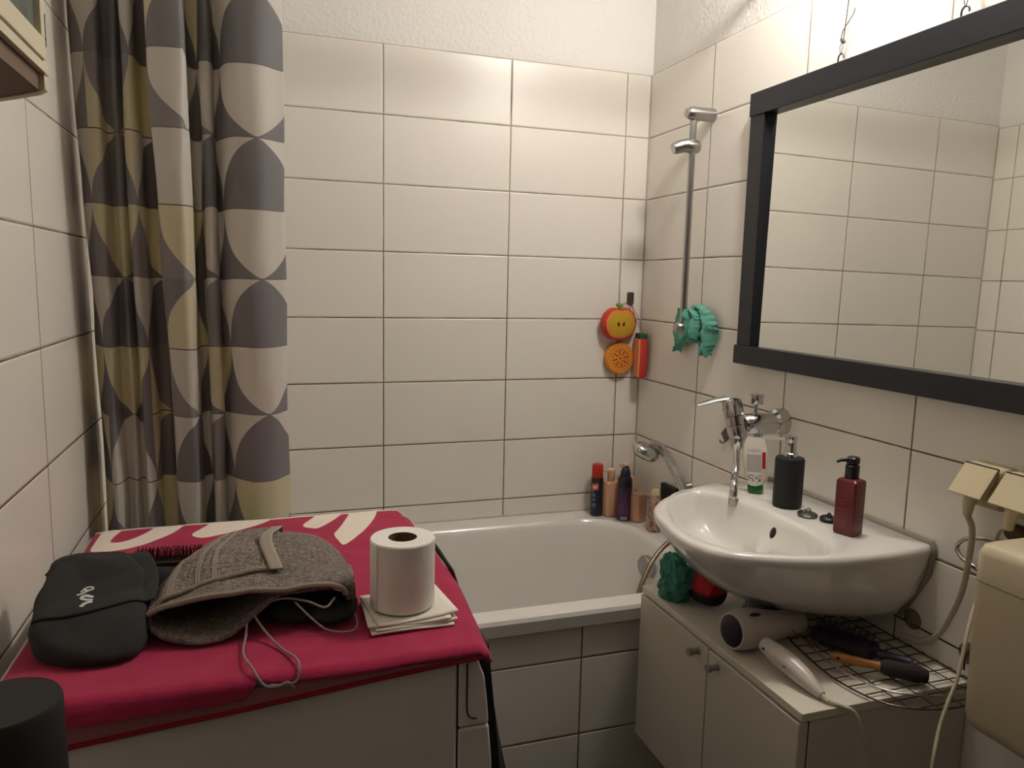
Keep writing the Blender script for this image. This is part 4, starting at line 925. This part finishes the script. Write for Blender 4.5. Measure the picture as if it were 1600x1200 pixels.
# ------------------------------------------------------------------ toilet cistern
ci = thing('toilet_cistern', 'cream plastic toilet cistern on the right wall at the edge of the photo', 'cistern', (-.08, -1.65, .62))
def cring(z, k=0, kx=0):
    return [( -.087+x, -1.655+y, z) for x, y, _ in rrect(.085-k, .198-k, .022)]
g = G(); g.loft([cring(.655, .020), cring(.662, .008), cring(.68, .003), cring(.905, 0)]); obj('tank_body', g, M_CISTERN, ci, smooth=50)
g = G(); g.loft([cring(.9065, 0), cring(.950, 0), cring(.962, .004), cring(.967, .012), cring(.968, .03)]); obj('tank_lid', g, M_CISTERN, ci, smooth=50)
g = G(); g.tube([(-.04, -1.655, .66), (-.04, -1.655, .35)], .022, 20); obj('flush_pipe', g, M_CISTERN, ci)
# pedestal pan further down (below the frame)
g = G(); ux = spline([(-.004, -1.425, .935), (-.05, -1.415, .935), (-.085, -1.405, .932), (-.100, -1.392, .920), (-.090, -1.386, .905), (-.05, -1.40, .898), (-.004, -1.42, .895)], 6)
st_ = obj('chrome_hanger', g, M_SATIN) if False else None
ph = thing('paper_holder', 'bent chrome wire holder sticking out between the basin and the cistern', 'holder', (-.002, -1.42, .89))
g = G(); g.tube(spline([(-.004, -1.43, .925), (-.010, -1.39, .924), (-.018, -1.350, .920), (-.020, -1.318, .908), (-.020, -1.303, .888), (-.020, -1.315, .872), (-.018, -1.345, .862), (-.010, -1.39, .850), (-.004, -1.43, .842)], 7), .0042, 14); obj('holder_wire', g, M_CHROME, ph)
t = NT('clear jar glass'); t.set(color=(.9, .95, .92, 1), rough=.05, trans=.9, ior=1.45)
jr = thing('glass_jar', 'glass jar on the cistern cut off by the right edge', 'jar', (-.06, -1.56, .968))
g = G(); g.lathe([(.020, 0), (.023, .003), (.023, .045), (.018, .05)], 28, Matrix.Translation((-.075, -1.513, .9685))); obj('jar_body', g, t.mat, jr)
lf = thing('green_leaf_sprig', 'pale green leaves just under the right-hand socket', 'plant', (-.05, -1.513, 1.02))
g = G()
for a, L in ((2.2, .045), (1.6, .035), (2.9, .04), (.4, .03)):
    d = Vector((math.cos(a)*.5, math.sin(a), .03)).normalized(); s_ = d.cross(Vector((0, 0, 1))).normalized(); o0 = Vector((-.075, -1.513, 1.003))
    g.grid(lambda s, t: o0+d*(L*t)+s_*((s-.5)*.018*math.sin(PI*min(1, t*.95+.03)))+Vector((0, 0, .006*math.sin(PI*t)-.002)), 4, 10)
g.tube([(-.075, -1.513, .972), (-.075, -1.513, 1.003)], .0015, 6)
obj('leaves', g, plain('pale green leaf', (.45, .66, .52), .4), lf, smooth=60, solid=.0006)
rl = obj('brown_knob', G().ball((-.018, -1.412, .950), (.016, .022, .016), 24, 14), plain('brown knob', (.35, .26, .22), .5)); tag(rl, 'brown round object behind the cistern corner below the sockets', 'knob')

# ------------------------------------------------------------------ things on the washing machine
# toilet roll on napkins
nz_ = []
for i, (dx, dy, rz) in enumerate(((0, 0, .10), (.003, .004, .16), (-.002, .006, .06), (.004, .009, .20))):
    h0 = TS+.0005+i*.0032
    def nf(s, t, i=i, dx=dx, dy=dy, rz=rz, h0=h0):
        x = (s-.5)*.118; y = (t-.5)*.108; r = Matrix.Rotation(rz-.08, 2)
        v = r @ Vector((x, y)); edge = max(abs(s-.5), abs(t-.5))*2
        c_ = (s > .8)*(t < .2)
        return Vector((-1.048+dx+v.x, -1.276+dy+v.y, h0+.0010*edge*edge*math.sin(5*s+i)+.002*max(0, s-.75)*i))
    g = G(); g.grid(nf, 14, 14); o = obj('paper_napkin', g, M_NAP, smooth=60, solid=.0022)
    tag(o, ['white folded napkin at the bottom of the stack under the toilet roll', 'white folded napkin second from the bottom under the toilet roll', 'white folded napkin third from the bottom under the toilet roll', 'white folded napkin on top of the stack touching the toilet roll'][i], 'napkin', 'napkins under the toilet roll')
rlx = thing('toilet_roll', 'white toilet roll standing upright on a stack of napkins', 'toilet roll', (-1.052, -1.268, TS+.0135)); Mb = Matrix.Translation((-1.052, -1.266, TS+.0140))
g = G(); NR = 64
g.lathe([(.021, 0), (.0455, 0), (.047, .002), (.047, .098), (.0455, .100), (.021, .100)], NR, Mb, c0=False, c1=False); g.lathe([(.021, .1), (.021, 0)], NR, Mb, c0=False, c1=False)
obj('paper_winding', g, M_PAPER, rlx)
g = G(); g.lathe([(.0208, .0995), (.0208, .0005)], 40, Mb, c0=False, c1=False); g.lathe([(.0195, .0995), (.0195, .0005)], 40, Mb, c0=False, c1=False); obj('cardboard_core', g, M_CARD, rlx)
g = arcpatch(.0474, math.radians(-172), math.radians(-148), .001, .099, Mb, n=6); obj('loose_sheet', g, M_PAPER, rlx, solid=.0006)
for i, (x, y, r) in enumerate(((-1.118, -1.198, .004), (-1.131, -1.172, .0035), (-1.127, -1.262, .003))):
    g = G(); g.ball((x, y, TS+r*.5+.0005), (r*1.3, r, r*.6), 12, 8); o = obj('paper_crumb', g, M_NAP); tag(o, ['white scrap left of the napkin stack', 'white scrap half under the grey towel', 'white scrap at the front right corner of the grey towel'][i], 'scrap', 'white scraps on the pink towel')

# grey terry towel
def terry():
    t = NT('grey terry'); co = t.n('NewGeometry').outputs['Position']
    v = t.n('TexNoise', iVector=co, iScale=165.0, iDetail=3.0, iRoughness=.6, iDistortion=.8).outputs[0]
    n = t.n('TexNoise', iVector=co, iScale=22.0, iDetail=2.0).outputs[0]
    v2 = t.n('MapRange', i0=v, i1=.40, i2=.60).outputs[0]
    col = t.mix(v2, srgb((.47, .42, .38)), srgb((.63, .575, .525))); col = t.mix(t.math('MULTIPLY', n, .3), col, srgb((.36, .33, .30)))
    t.set(color=col, rough=1.0, sheen=.12, normal=t.bump(v, .011)); return t.mat
M_TERRY = terry()
M_WEAVE = plain('flat woven grey', (.58, .53, .48), .8, bump=.0006, bscale=500)
gt = thing('grey_towel', 'folded grey terry towel with hanging loop on the pink towel', 'towel', (-1.25, -1.17, TS))
# tube-like fold: rings along y, each a flattened drop in the x-z plane
def terry_ring(t):
    """t 0 back .. 1 front"""
    y = -1.045-.215*t
    wl = -1.392+.070*(1-t)**2-.006*math.sin(t*PI)
    wr = -1.112-.050*(1-t)**2-.010*t*t-.012*(t > .98)
    hgt = .056+.016*math.sin(PI*min(1, t*.9+.05))-.004*t
    hgt *= (1-.75*(1-min(1, t/.12))**2)
    n = 72; out = []
    for k in range(n):
        a = 2*PI*k/n
        cx, sx = math.cos(a), math.sin(a)
        # k=0 right, going over the top to the left and underneath back
        xx = (wl+wr)/2+(wr-wl)/2*(abs(cx)**.7)*(1 if cx > 0 else -1)
        f = (wr-xx)/(wr-wl)
        topz = TS+.010+hgt*(1-.30*max(0, (f-.72)/.28)**1.5)*(.50+.50*math.sin(min(1, (1-f)*0+f*1.0+.25)*PI*.62+.35))*1.0
        body = abs(sx)**.55
        if sx >= 0: z = TS+.030+(topz-TS-.030)*body if True else 0
        else:
            ft = max(0, min(1, (t-.35)/.4)); fr_ = max(0, min(1, (.62-f)/.25))
            lift = ft*fr_
            z = (TS+.030-.027*body)*(1-lift)+(topz-.014)*lift
        nz2 = noise.noise(Vector((xx*11, y*11, 2)))
        lump = .009*nz2*max(0, sx)+.004*noise.noise(Vector((xx*30, y*30, 5)))*max(0, sx)
        yy = y+(.018*math.sin(f*PI)*(-1) if t > .7 else 0)*((t-.7)/.3 if t > .7 else 0)
        yy += -.022*(1-f)*t*(0 if sx < 0 else .4)
        if sx < 0: yy -= .030*t*t*max(0, min(1, (f-.45)/.3))*abs(sx)
        out.append((xx, yy, max(z+lump, TS+.0012)))
    return out
NRG = 46
g = G(); g.loft([terry_ring(i/NRG) for i in range(NRG+1)], True, False)
obj('folded_body', g, M_TERRY, gt, smooth=80, solid=.006)
# upper flap with woven bands
def top_z(x, y):
    best = TS
    return best
rr_ = [terry_ring(i/NRG) for i in range(NRG+1)]
def surf(x, y):
    i = min(NRG, max(0, (-1.045-y)/.215*NRG)); a = rr_[int(i)]
    c = min(((abs(p[0]-x), p) for p in a[2:34]), key=lambda q: q[0])[1]
    b_ = rr_[min(NRG, int(i)+1)]; c2 = min(((abs(p[0]-x), p) for p in b_[2:34]), key=lambda q: q[0])[1]
    return c[2]*(1-(i-int(i)))+c2[2]*(i-int(i))
def flap(s, t):
    xl = -1.386+.060*(1-t)**2; x = xl+(-1.222-xl)*s
    yf = -1.262; y = -1.062+(yf+1.062+.004*(1-s))*t
    y += .030*s*t
    z = surf(x, y)+.0075+.002*noise.noise(Vector((x*20, y*20, 8)))
    if s < .06: z -= .012*(1-s/.06)
    return Vector((x, y, z))
g = G(); g.grid(flap, 60, 60); fl = obj('upper_flap', g, M_TERRY, gt, smooth=80, solid=.006)
for s0, s1 in ((.10, .135), (.30, .34), (.45, .475)):
    for q in range(3):
        sa = s0+(s1-s0)*q/2.0
        g = G(); g.tube([flap(sa-.02*math.sin(t/24*PI), t/24)+Vector((0, 0, .0035)) for t in range(25)], .0013, 6); obj('woven_band', g, M_WEAVE, fl)
g = G(); g.tube([flap(s/30, 1.0)+Vector((0, -.001, .001)) for s in range(31)], .0036, 8); obj('hem', g, M_WEAVE, fl)
g = G(); edge = [Vector(p) for p in rr_[NRG][1:36]]; g.tube([p+Vector((0, -.002, .001)) for p in edge], .0042, 8); obj('front_hem', g, M_WEAVE, gt)
lp_ = [Vector((x, y, surf(x, y)+.0135)) for x, y, _ in spline([(-1.222, -1.050, 0), (-1.228, -1.10, 0), (-1.240, -1.140, 0), (-1.240, -1.185, 0), (-1.232, -1.225, 0), (-1.228, -1.246, 0)], 6)]
g = G(); g.grid(lambda s, t: lp_[min(len(lp_)-1, int(round(t*(len(lp_)-1))))]+Vector(((s-.5)*.019, 0, 0)), 4, len(lp_)-1); obj('hanging_loop', g, plain('satin grey tape', (.60, .55, .50), .6), gt, smooth=70, solid=.002)

# black garment under the towel with drawstring
bg_ = thing('black_garment', 'black drawstring garment bunched under the grey towel', 'clothing', (-1.2, -1.25, TS))
M_BLKC = plain('black cotton', (.075, .075, .085), .95, bump=.0015, bscale=120)
g = G()
def garm(p):
    q = p*16; k = noise.noise(q); v = p+Vector((.010*k, .010*noise.noise(q+Vector((3, 1, 2))), .008*noise.noise(q+Vector((7, 5, 2))))); v.z = max(v.z, TS+.001); return v
g.ball((-1.195, -1.225, TS+.016), (.060, .060, .020), 50, 30, fn=garm); g.ball((-1.160, -1.245, TS+.014), (.046, .054, .016), 40, 24, fn=garm)
obj('garment_body', g, M_BLKC, bg_, smooth=80)
M_CORD = plain('grey beige drawcord', (.58, .54, .50), .8)
g = G(); g.tube(spline([(-1.150, -1.275, TS+.036), (-1.165, -1.290, TS+.030), (-1.19, -1.285, TS+.040), (-1.225, -1.275, TS+.043), (-1.262, -1.275, TS+.028), (-1.270, -1.305, TS+.006), (-1.272, -1.345, TS+.004), (-1.262, -1.385, TS+.006), (-1.248, -1.400, TS-.012), (-1.232, -1.402, TS-.016), (-1.220, -1.403, TS-.012), (-1.212, -1.402, TS-.020)], 7), .0016, 8)
g.tube(spline([(-1.262, -1.275, TS+.030), (-1.245, -1.300, TS+.010), (-1.225, -1.340, TS+.003), (-1.208, -1.375, TS+.004), (-1.205, -1.395, TS+.001), (-1.209, -1.4015, TS-.012), (-1.222, -1.402, TS-.016), (-1.240, -1.401, TS-.014)], 6), .0016, 8)
g.tube(spline([(-1.205, -1.285, TS+.040), (-1.185, -1.300, TS+.022), (-1.165, -1.308, TS+.006), (-1.140, -1.318, TS+.0035), (-1.125, -1.310, TS+.004), (-1.122, -1.285, TS+.010), (-1.135, -1.270, TS+.02)], 6), .0013, 8)
obj('drawcord', g, M_CORD, bg_)

# charcoal toiletry pouch with logo
pch = thing('charcoal_pouch', 'charcoal fabric pouch with a small white logo at the left end of the machine', 'pouch', (-1.45, -1.23, TS))
M_POUCH = plain('charcoal fabric', (.165, .165, .16), .95, bump=.0006, bscale=420, var=.05)
fp = [(-1.538, -1.150), (-1.538, -1.195), (-1.536, -1.240), (-1.520, -1.288), (-1.478, -1.318), (-1.440, -1.324), (-1.405, -1.314), (-1.392, -1.28), (-1.398, -1.235), (-1.404, -1.192), (-1.418, -1.158), (-1.438, -1.130), (-1.48, -1.120), (-1.526, -1.124)]
def pring(k, z, cx=-1.448, cy=-1.222, top=False):
    P = spline([(x, y, 0) for x, y in fp]+[(fp[0][0], fp[0][1], 0)], 6)[:-1]; out = []
    for p in P:
        x = cx+(p.x-cx)*k; y = cy+(p.y-cy)*k
        out.append((x, y, z))
    return out
g = G(); ph_ = [(.92, 0), (.98, .004), (1.0, .014), (1.0, .030), (.985, .042), (.955, .052), (.90, .0555), (.82, .058), (.74, .059), (.66, .060), (.58, .061), (.5, .0615), (.42, .062), (.34, .0625), (.25, .063), (.15, .063), (.05, .063)]
R = [pring(k, TS+.001+z) for k, z in ph_]
def pw(p):
    x, y, z = p; h_ = (z-TS)/.065
    w = .008*noise.noise(Vector((x*14, y*14, 3)))+.012*abs(noise.noise(Vector((x*5+y*13, y*9-x*12, 8))))-.006*abs(noise.noise(Vector((x*22+y*10, y*18, 2))))
    # a diagonal sag across the near right corner, raised back edge
    z = TS+(z-TS)*(1.2-.65*max(0, min(1, (-y-1.13)/.19)))
    zz2 = z+h_*(w*.7+.020*max(0, (y+1.22))/.09*.8-.016*max(0, (x+1.41))/.05-.014*max(0, -(y+1.27))/.05)
    return (x+.004*noise.noise(Vector((z*40, y*20, 1))), y, max(zz2, TS+.001))
R = [[pw(p) for p in r] for r in R]
g.loft(R); pb = obj('pouch_body', g, M_POUCH, pch, smooth=80)
import mathutils
bvh = mathutils.bvhtree.BVHTree.FromPolygons([tuple(v) for v in g.v], g.f)
def pz(x, y):
    h_ = bvh.ray_cast(Vector((x, y, 1.2)), Vector((0, 0, -1)))
    return h_[0].z if h_[0] else TS
TLc, TRc, BRc, BLc = Vector((-1.530, -1.136, 0)), Vector((-1.412, -1.112, 0)), Vector((-1.386, -1.240, 0)), Vector((-1.526, -1.268, 0))
def pflap(s, t):
    p = (TLc*(1-s)+TRc*s)*(1-t)+(BLc*(1-s)+BRc*s)*t
    p.y -= .012*math.sin(PI*s)*t; p.x += .010*math.sin(PI*t)*s
    base = pz(p.x, p.y)
    over = TS+.062*(1.2-.65*max(0, min(1, (-p.y-1.13)/.19)))-.003
    z = base+.0022 if base > over-.010 else over
    k = max(0, min(1, (s-.80)/.12)); z = z*(1-k)+max(z, over)*k
    return Vector((p.x, p.y, z))
gf = G(); gf.grid(pflap, 40, 40); pfo = obj('pouch_flap', gf, M_POUCH, pch, smooth=60, solid=.002)
bvh2 = mathutils.bvhtree.BVHTree.FromPolygons([tuple(v) for v in gf.v], gf.f)
def lz(x, y):
    h_ = bvh2.ray_cast(Vector((x, y, 1.2)), Vector((0, 0, -1)))
    return max(h_[0].z if h_[0] else 0, pz(x, y))
g = G()
def strip(pts, w):
    P = spline([(x, y, 0) for x, y in pts], 5)
    V = []
    for i, p in enumerate(P):
        t_ = (P[min(i+1, len(P)-1)]-P[max(i-1, 0)]).normalized(); n_ = Vector((-t_.y, t_.x, 0)); ww = w*(1 if isinstance(w, float) else 1)
        for s_ in (-1, 1):
            q = p+n_*s_*ww*.5; V.append((q.x, q.y, lz(q.x, q.y)+.0016))
    g.add(V, [(2*i, 2*i+1, 2*i+3, 2*i+2) for i in range(len(P)-1)])
strip([(-1.4652, -1.2139), (-1.4715, -1.2141), (-1.4751, -1.2174), (-1.471, -1.2207), (-1.465, -1.2192), (-1.4642, -1.2154)], 0.003)
strip([(-1.4686, -1.2225), (-1.4754, -1.2199), (-1.4782, -1.2233)], 0.003)
strip([(-1.4713, -1.2233), (-1.4775, -1.2273), (-1.482, -1.229)], 0.003)
strip([(-1.4614, -1.2354), (-1.4698, -1.2313), (-1.4744, -1.233), (-1.4742, -1.2376), (-1.468, -1.2413), (-1.4608, -1.2431)], 0.0050)
strip([(-1.4601, -1.247), (-1.4672, -1.2495), (-1.4705, -1.2538), (-1.472, -1.2572)], 0.0055)
obj('white_logo', g, plain('white print', (.80, .79, .76), .7), pch, smooth=0)
g = G(); zp = [(-1.532, -1.165), (-1.50, -1.143), (-1.462, -1.136), (-1.43, -1.140), (-1.40, -1.16), (-1.376, -1.20), (-1.366, -1.235)]
g.tube([(p.x, p.y, pz(p.x*.97-1.448*.03, p.y*.97-1.222*.03)+.001) for p in spline([(x, y, 0) for x, y in zp], 4)], .003, 8); obj('zip_edge', g, M_POUCH, pch)
# black cloth behind the pouch
g = G()
def garm2(p):
    q = p*22; v = p+Vector((.006*noise.noise(q), .006*noise.noise(q+Vector((3, 1, 2))), .006*noise.noise(q+Vector((7, 5, 2))))); v.z = max(v.z, TS+.001); return v
g.ball((-1.392, -1.120, TS+.020), (.042, .050, .024), 40, 24, fn=garm2); o = obj('black_cloth', g, M_BLKC, smooth=80); tag(o, 'small black cloth bunched between the charcoal pouch and the grey towel', 'cloth')

# hairbrush behind
hb_ = thing('black_hairbrush', 'black hairbrush lying bristles up on the pink towel behind the pouch', 'hairbrush', (-1.39, -1.0, TS))
g = G(); Mh = Matrix.Translation((-1.392, -1.005, TS+.016)) @ Matrix.Rotation(-.10, 4, 'Z')
g.loft([rrect(.052, .014, .010, z=-.014), rrect(.055, .017, .012, z=-.008), rrect(.055, .017, .012, z=.002), rrect(.052, .015, .011, z=.004)], M=Mh); obj('brush_base', g, M_BLACK, hb_)
M_BRI = plain('bristles with reflected pink', (.34, .06, .10), .5)  # dark bristles; pink reflected from the towel is put into the colour
for ix in range(18):
    for iy in range(5):
        p = Vector((-.049+ix*.0057+random.uniform(-.0008, .0008), -.011+iy*.0055, .003)); g = G(); g.tube([Mh @ p, Mh @ (p+Vector((random.uniform(-.002, .002), random.uniform(-.002, .002), .017)))], .00075, 5); g.ball(tuple(Mh @ (p+Vector((0, 0, .0175)))), (.0012, .0012, .0012), 6, 4); obj('bristle', g, M_BRI if (ix+iy) % 3 else M_BLACK, hb_)
g = G(); g.tube([Mh @ Vector(p) for p in ((.050, 0, -.004), (.08, 0, -.004), (.12, .002, -.004), (.15, .004, -.005))], [.009, .008, .010, .007], 16); obj('handle', g, M_BLACK, hb_)

# ------------------------------------------------------------------ wall cabinet, top left
wc = thing('wall_cabinet', 'cream wall cabinet with glass door high on the left wall', 'cabinet', (-1.52, -1.62, 1.55))
FX, Y1, Y0 = -1.45, -1.372, -1.90
def side(y):
    P = [(FX, 1.563), (FX, 1.547), (FX-.006, 1.543)]+[(FX-.006-.134*s, 1.543-.022*math.sin(s*PI*.55)**1.0) for s in [k/10 for k in range(1, 11)]]+[(XL+.001, 2.0), (FX, 2.0)]
    return [(x, y, z) for x, z in P]
for y in (Y1, Y0):
    g = G(); g.loft([side(y), side(y-.012)]); obj('side_panel', g, M_WOODCAB, wc, smooth=0)
g = G(); bp_ = [(FX-.005, 1.573), (FX-.005, 1.5450)]+[(FX-.006-.134*s, 1.5445-.022*math.sin(s*PI*.55)) for s in [k/10 for k in range(1, 11)]]+[(XL+.001, 1.573)]
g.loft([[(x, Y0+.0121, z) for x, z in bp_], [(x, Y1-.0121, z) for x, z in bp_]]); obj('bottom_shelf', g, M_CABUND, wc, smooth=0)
g = G(); g.box(XL+.001, FX-.014, Y0, Y1-.012, 1.988, 2.0); g.box(XL+.001, XL+.006, Y0, Y1-.012, 1.573, 1.988); obj('cabinet_carcass', g, M_WOODCAB, wc, smooth=0)
g = G(); g.box(FX-.004, FX+.002, Y0, Y1, 1.5625, 1.572); obj('bottom_rail', g, M_WOODCAB, wc, smooth=0)
for (a, b_) in ((Y1-.002, Y1-.255), (Y1-.262, Y0+.002)):
    g = G(); z0, z1 = 1.577, 1.985; w = .022
    g.box(FX-.012, FX+.001, b_, a, z0, z0+w); g.box(FX-.012, FX+.001, b_, a, z1-w, z1); g.box(FX-.012, FX+.001, a-w*.65, a, z0+w, z1-w); g.box(FX-.012, FX+.001, b_, b_+w, z0+w, z1-w)
    d = obj('door', g, M_WOODCAB, wc, bevel=.001, smooth=0)
    g = G(); g.box(FX-.007, FX-.005, b_+w, a-w*.65, z0+w, z1-w); t = NT('tinted door glass'); t.set(color=(.75, .82, .80, 1), rough=.03, trans=.85, ior=1.45); obj('glass_pane', g, t.mat, d, smooth=0)
g = G(); g.box(FX-.001, FX+.001, Y1-.0005, Y1+.001, 1.592, 1.625); obj('hinge', g, M_SEAM, wc, smooth=0)

# ------------------------------------------------------------------ black lidded canister in the near left corner
st_ = thing('plain_stand', 'plain white stand in the near left corner, below the frame', 'stand', (-1.47, -1.66, 0))
g = G(); g.box(-1.585, -1.38, -1.78, -1.56, .80, .82); obj('stand_top', g, M_CABD, st_, smooth=0)
for sx in (-1.578, -1.395):
    for sy in (-1.773, -1.575):
        g = G(); g.box(sx-.006, sx+.010, sy, sy+.015, 0, .80); obj('leg', g, M_CABD, st_, smooth=0)
cn = thing('black_canister', 'matt black lidded canister in the bottom left corner of the photo', 'canister', (-1.453, -1.626, .82))
Mb = Matrix.Translation((-1.4535, -1.6265, 0))
g = G(); g.lathe([(.0425, .906), (.0445, .908), (.0435, .997), (.042, 1.0), (.001, 1.0)], 56, Mb); obj('lid', g, plain('matt black lid', (.045, .04, .036), .6), cn, smooth=40)
g = G(); g.lathe([(.042, .821), (.0425, .825), (.0425, .905)], 56, Mb); obj('canister_body', g, M_BLACK, cn, smooth=40)
g = arcpatch(.0449, math.radians(-95), math.radians(-55), .897, .9068, Mb, n=10); lbx = obj('tan_label', g, plain('tan label', (.62, .45, .28), .6), cn, solid=.0004)
lbx['label'] = 'tan oval label'
# dark green slipper-like cloth on the floor by the bath
g = G(); c0 = (-.63, -.90, .03)
g.ball(c0, (.06, .05, .03), 40, 24, fn=lambda p: Vector((p.x, p.y, max(.001, p.z+.01*noise.noise(p*30))))); o = obj('floor_cloth', g, rag_mat('very dark green cloth', (.06, .16, .13), (.04, .10, .08))); tag(o, 'dark green cloth on the floor in front of the bath panel', 'cloth')
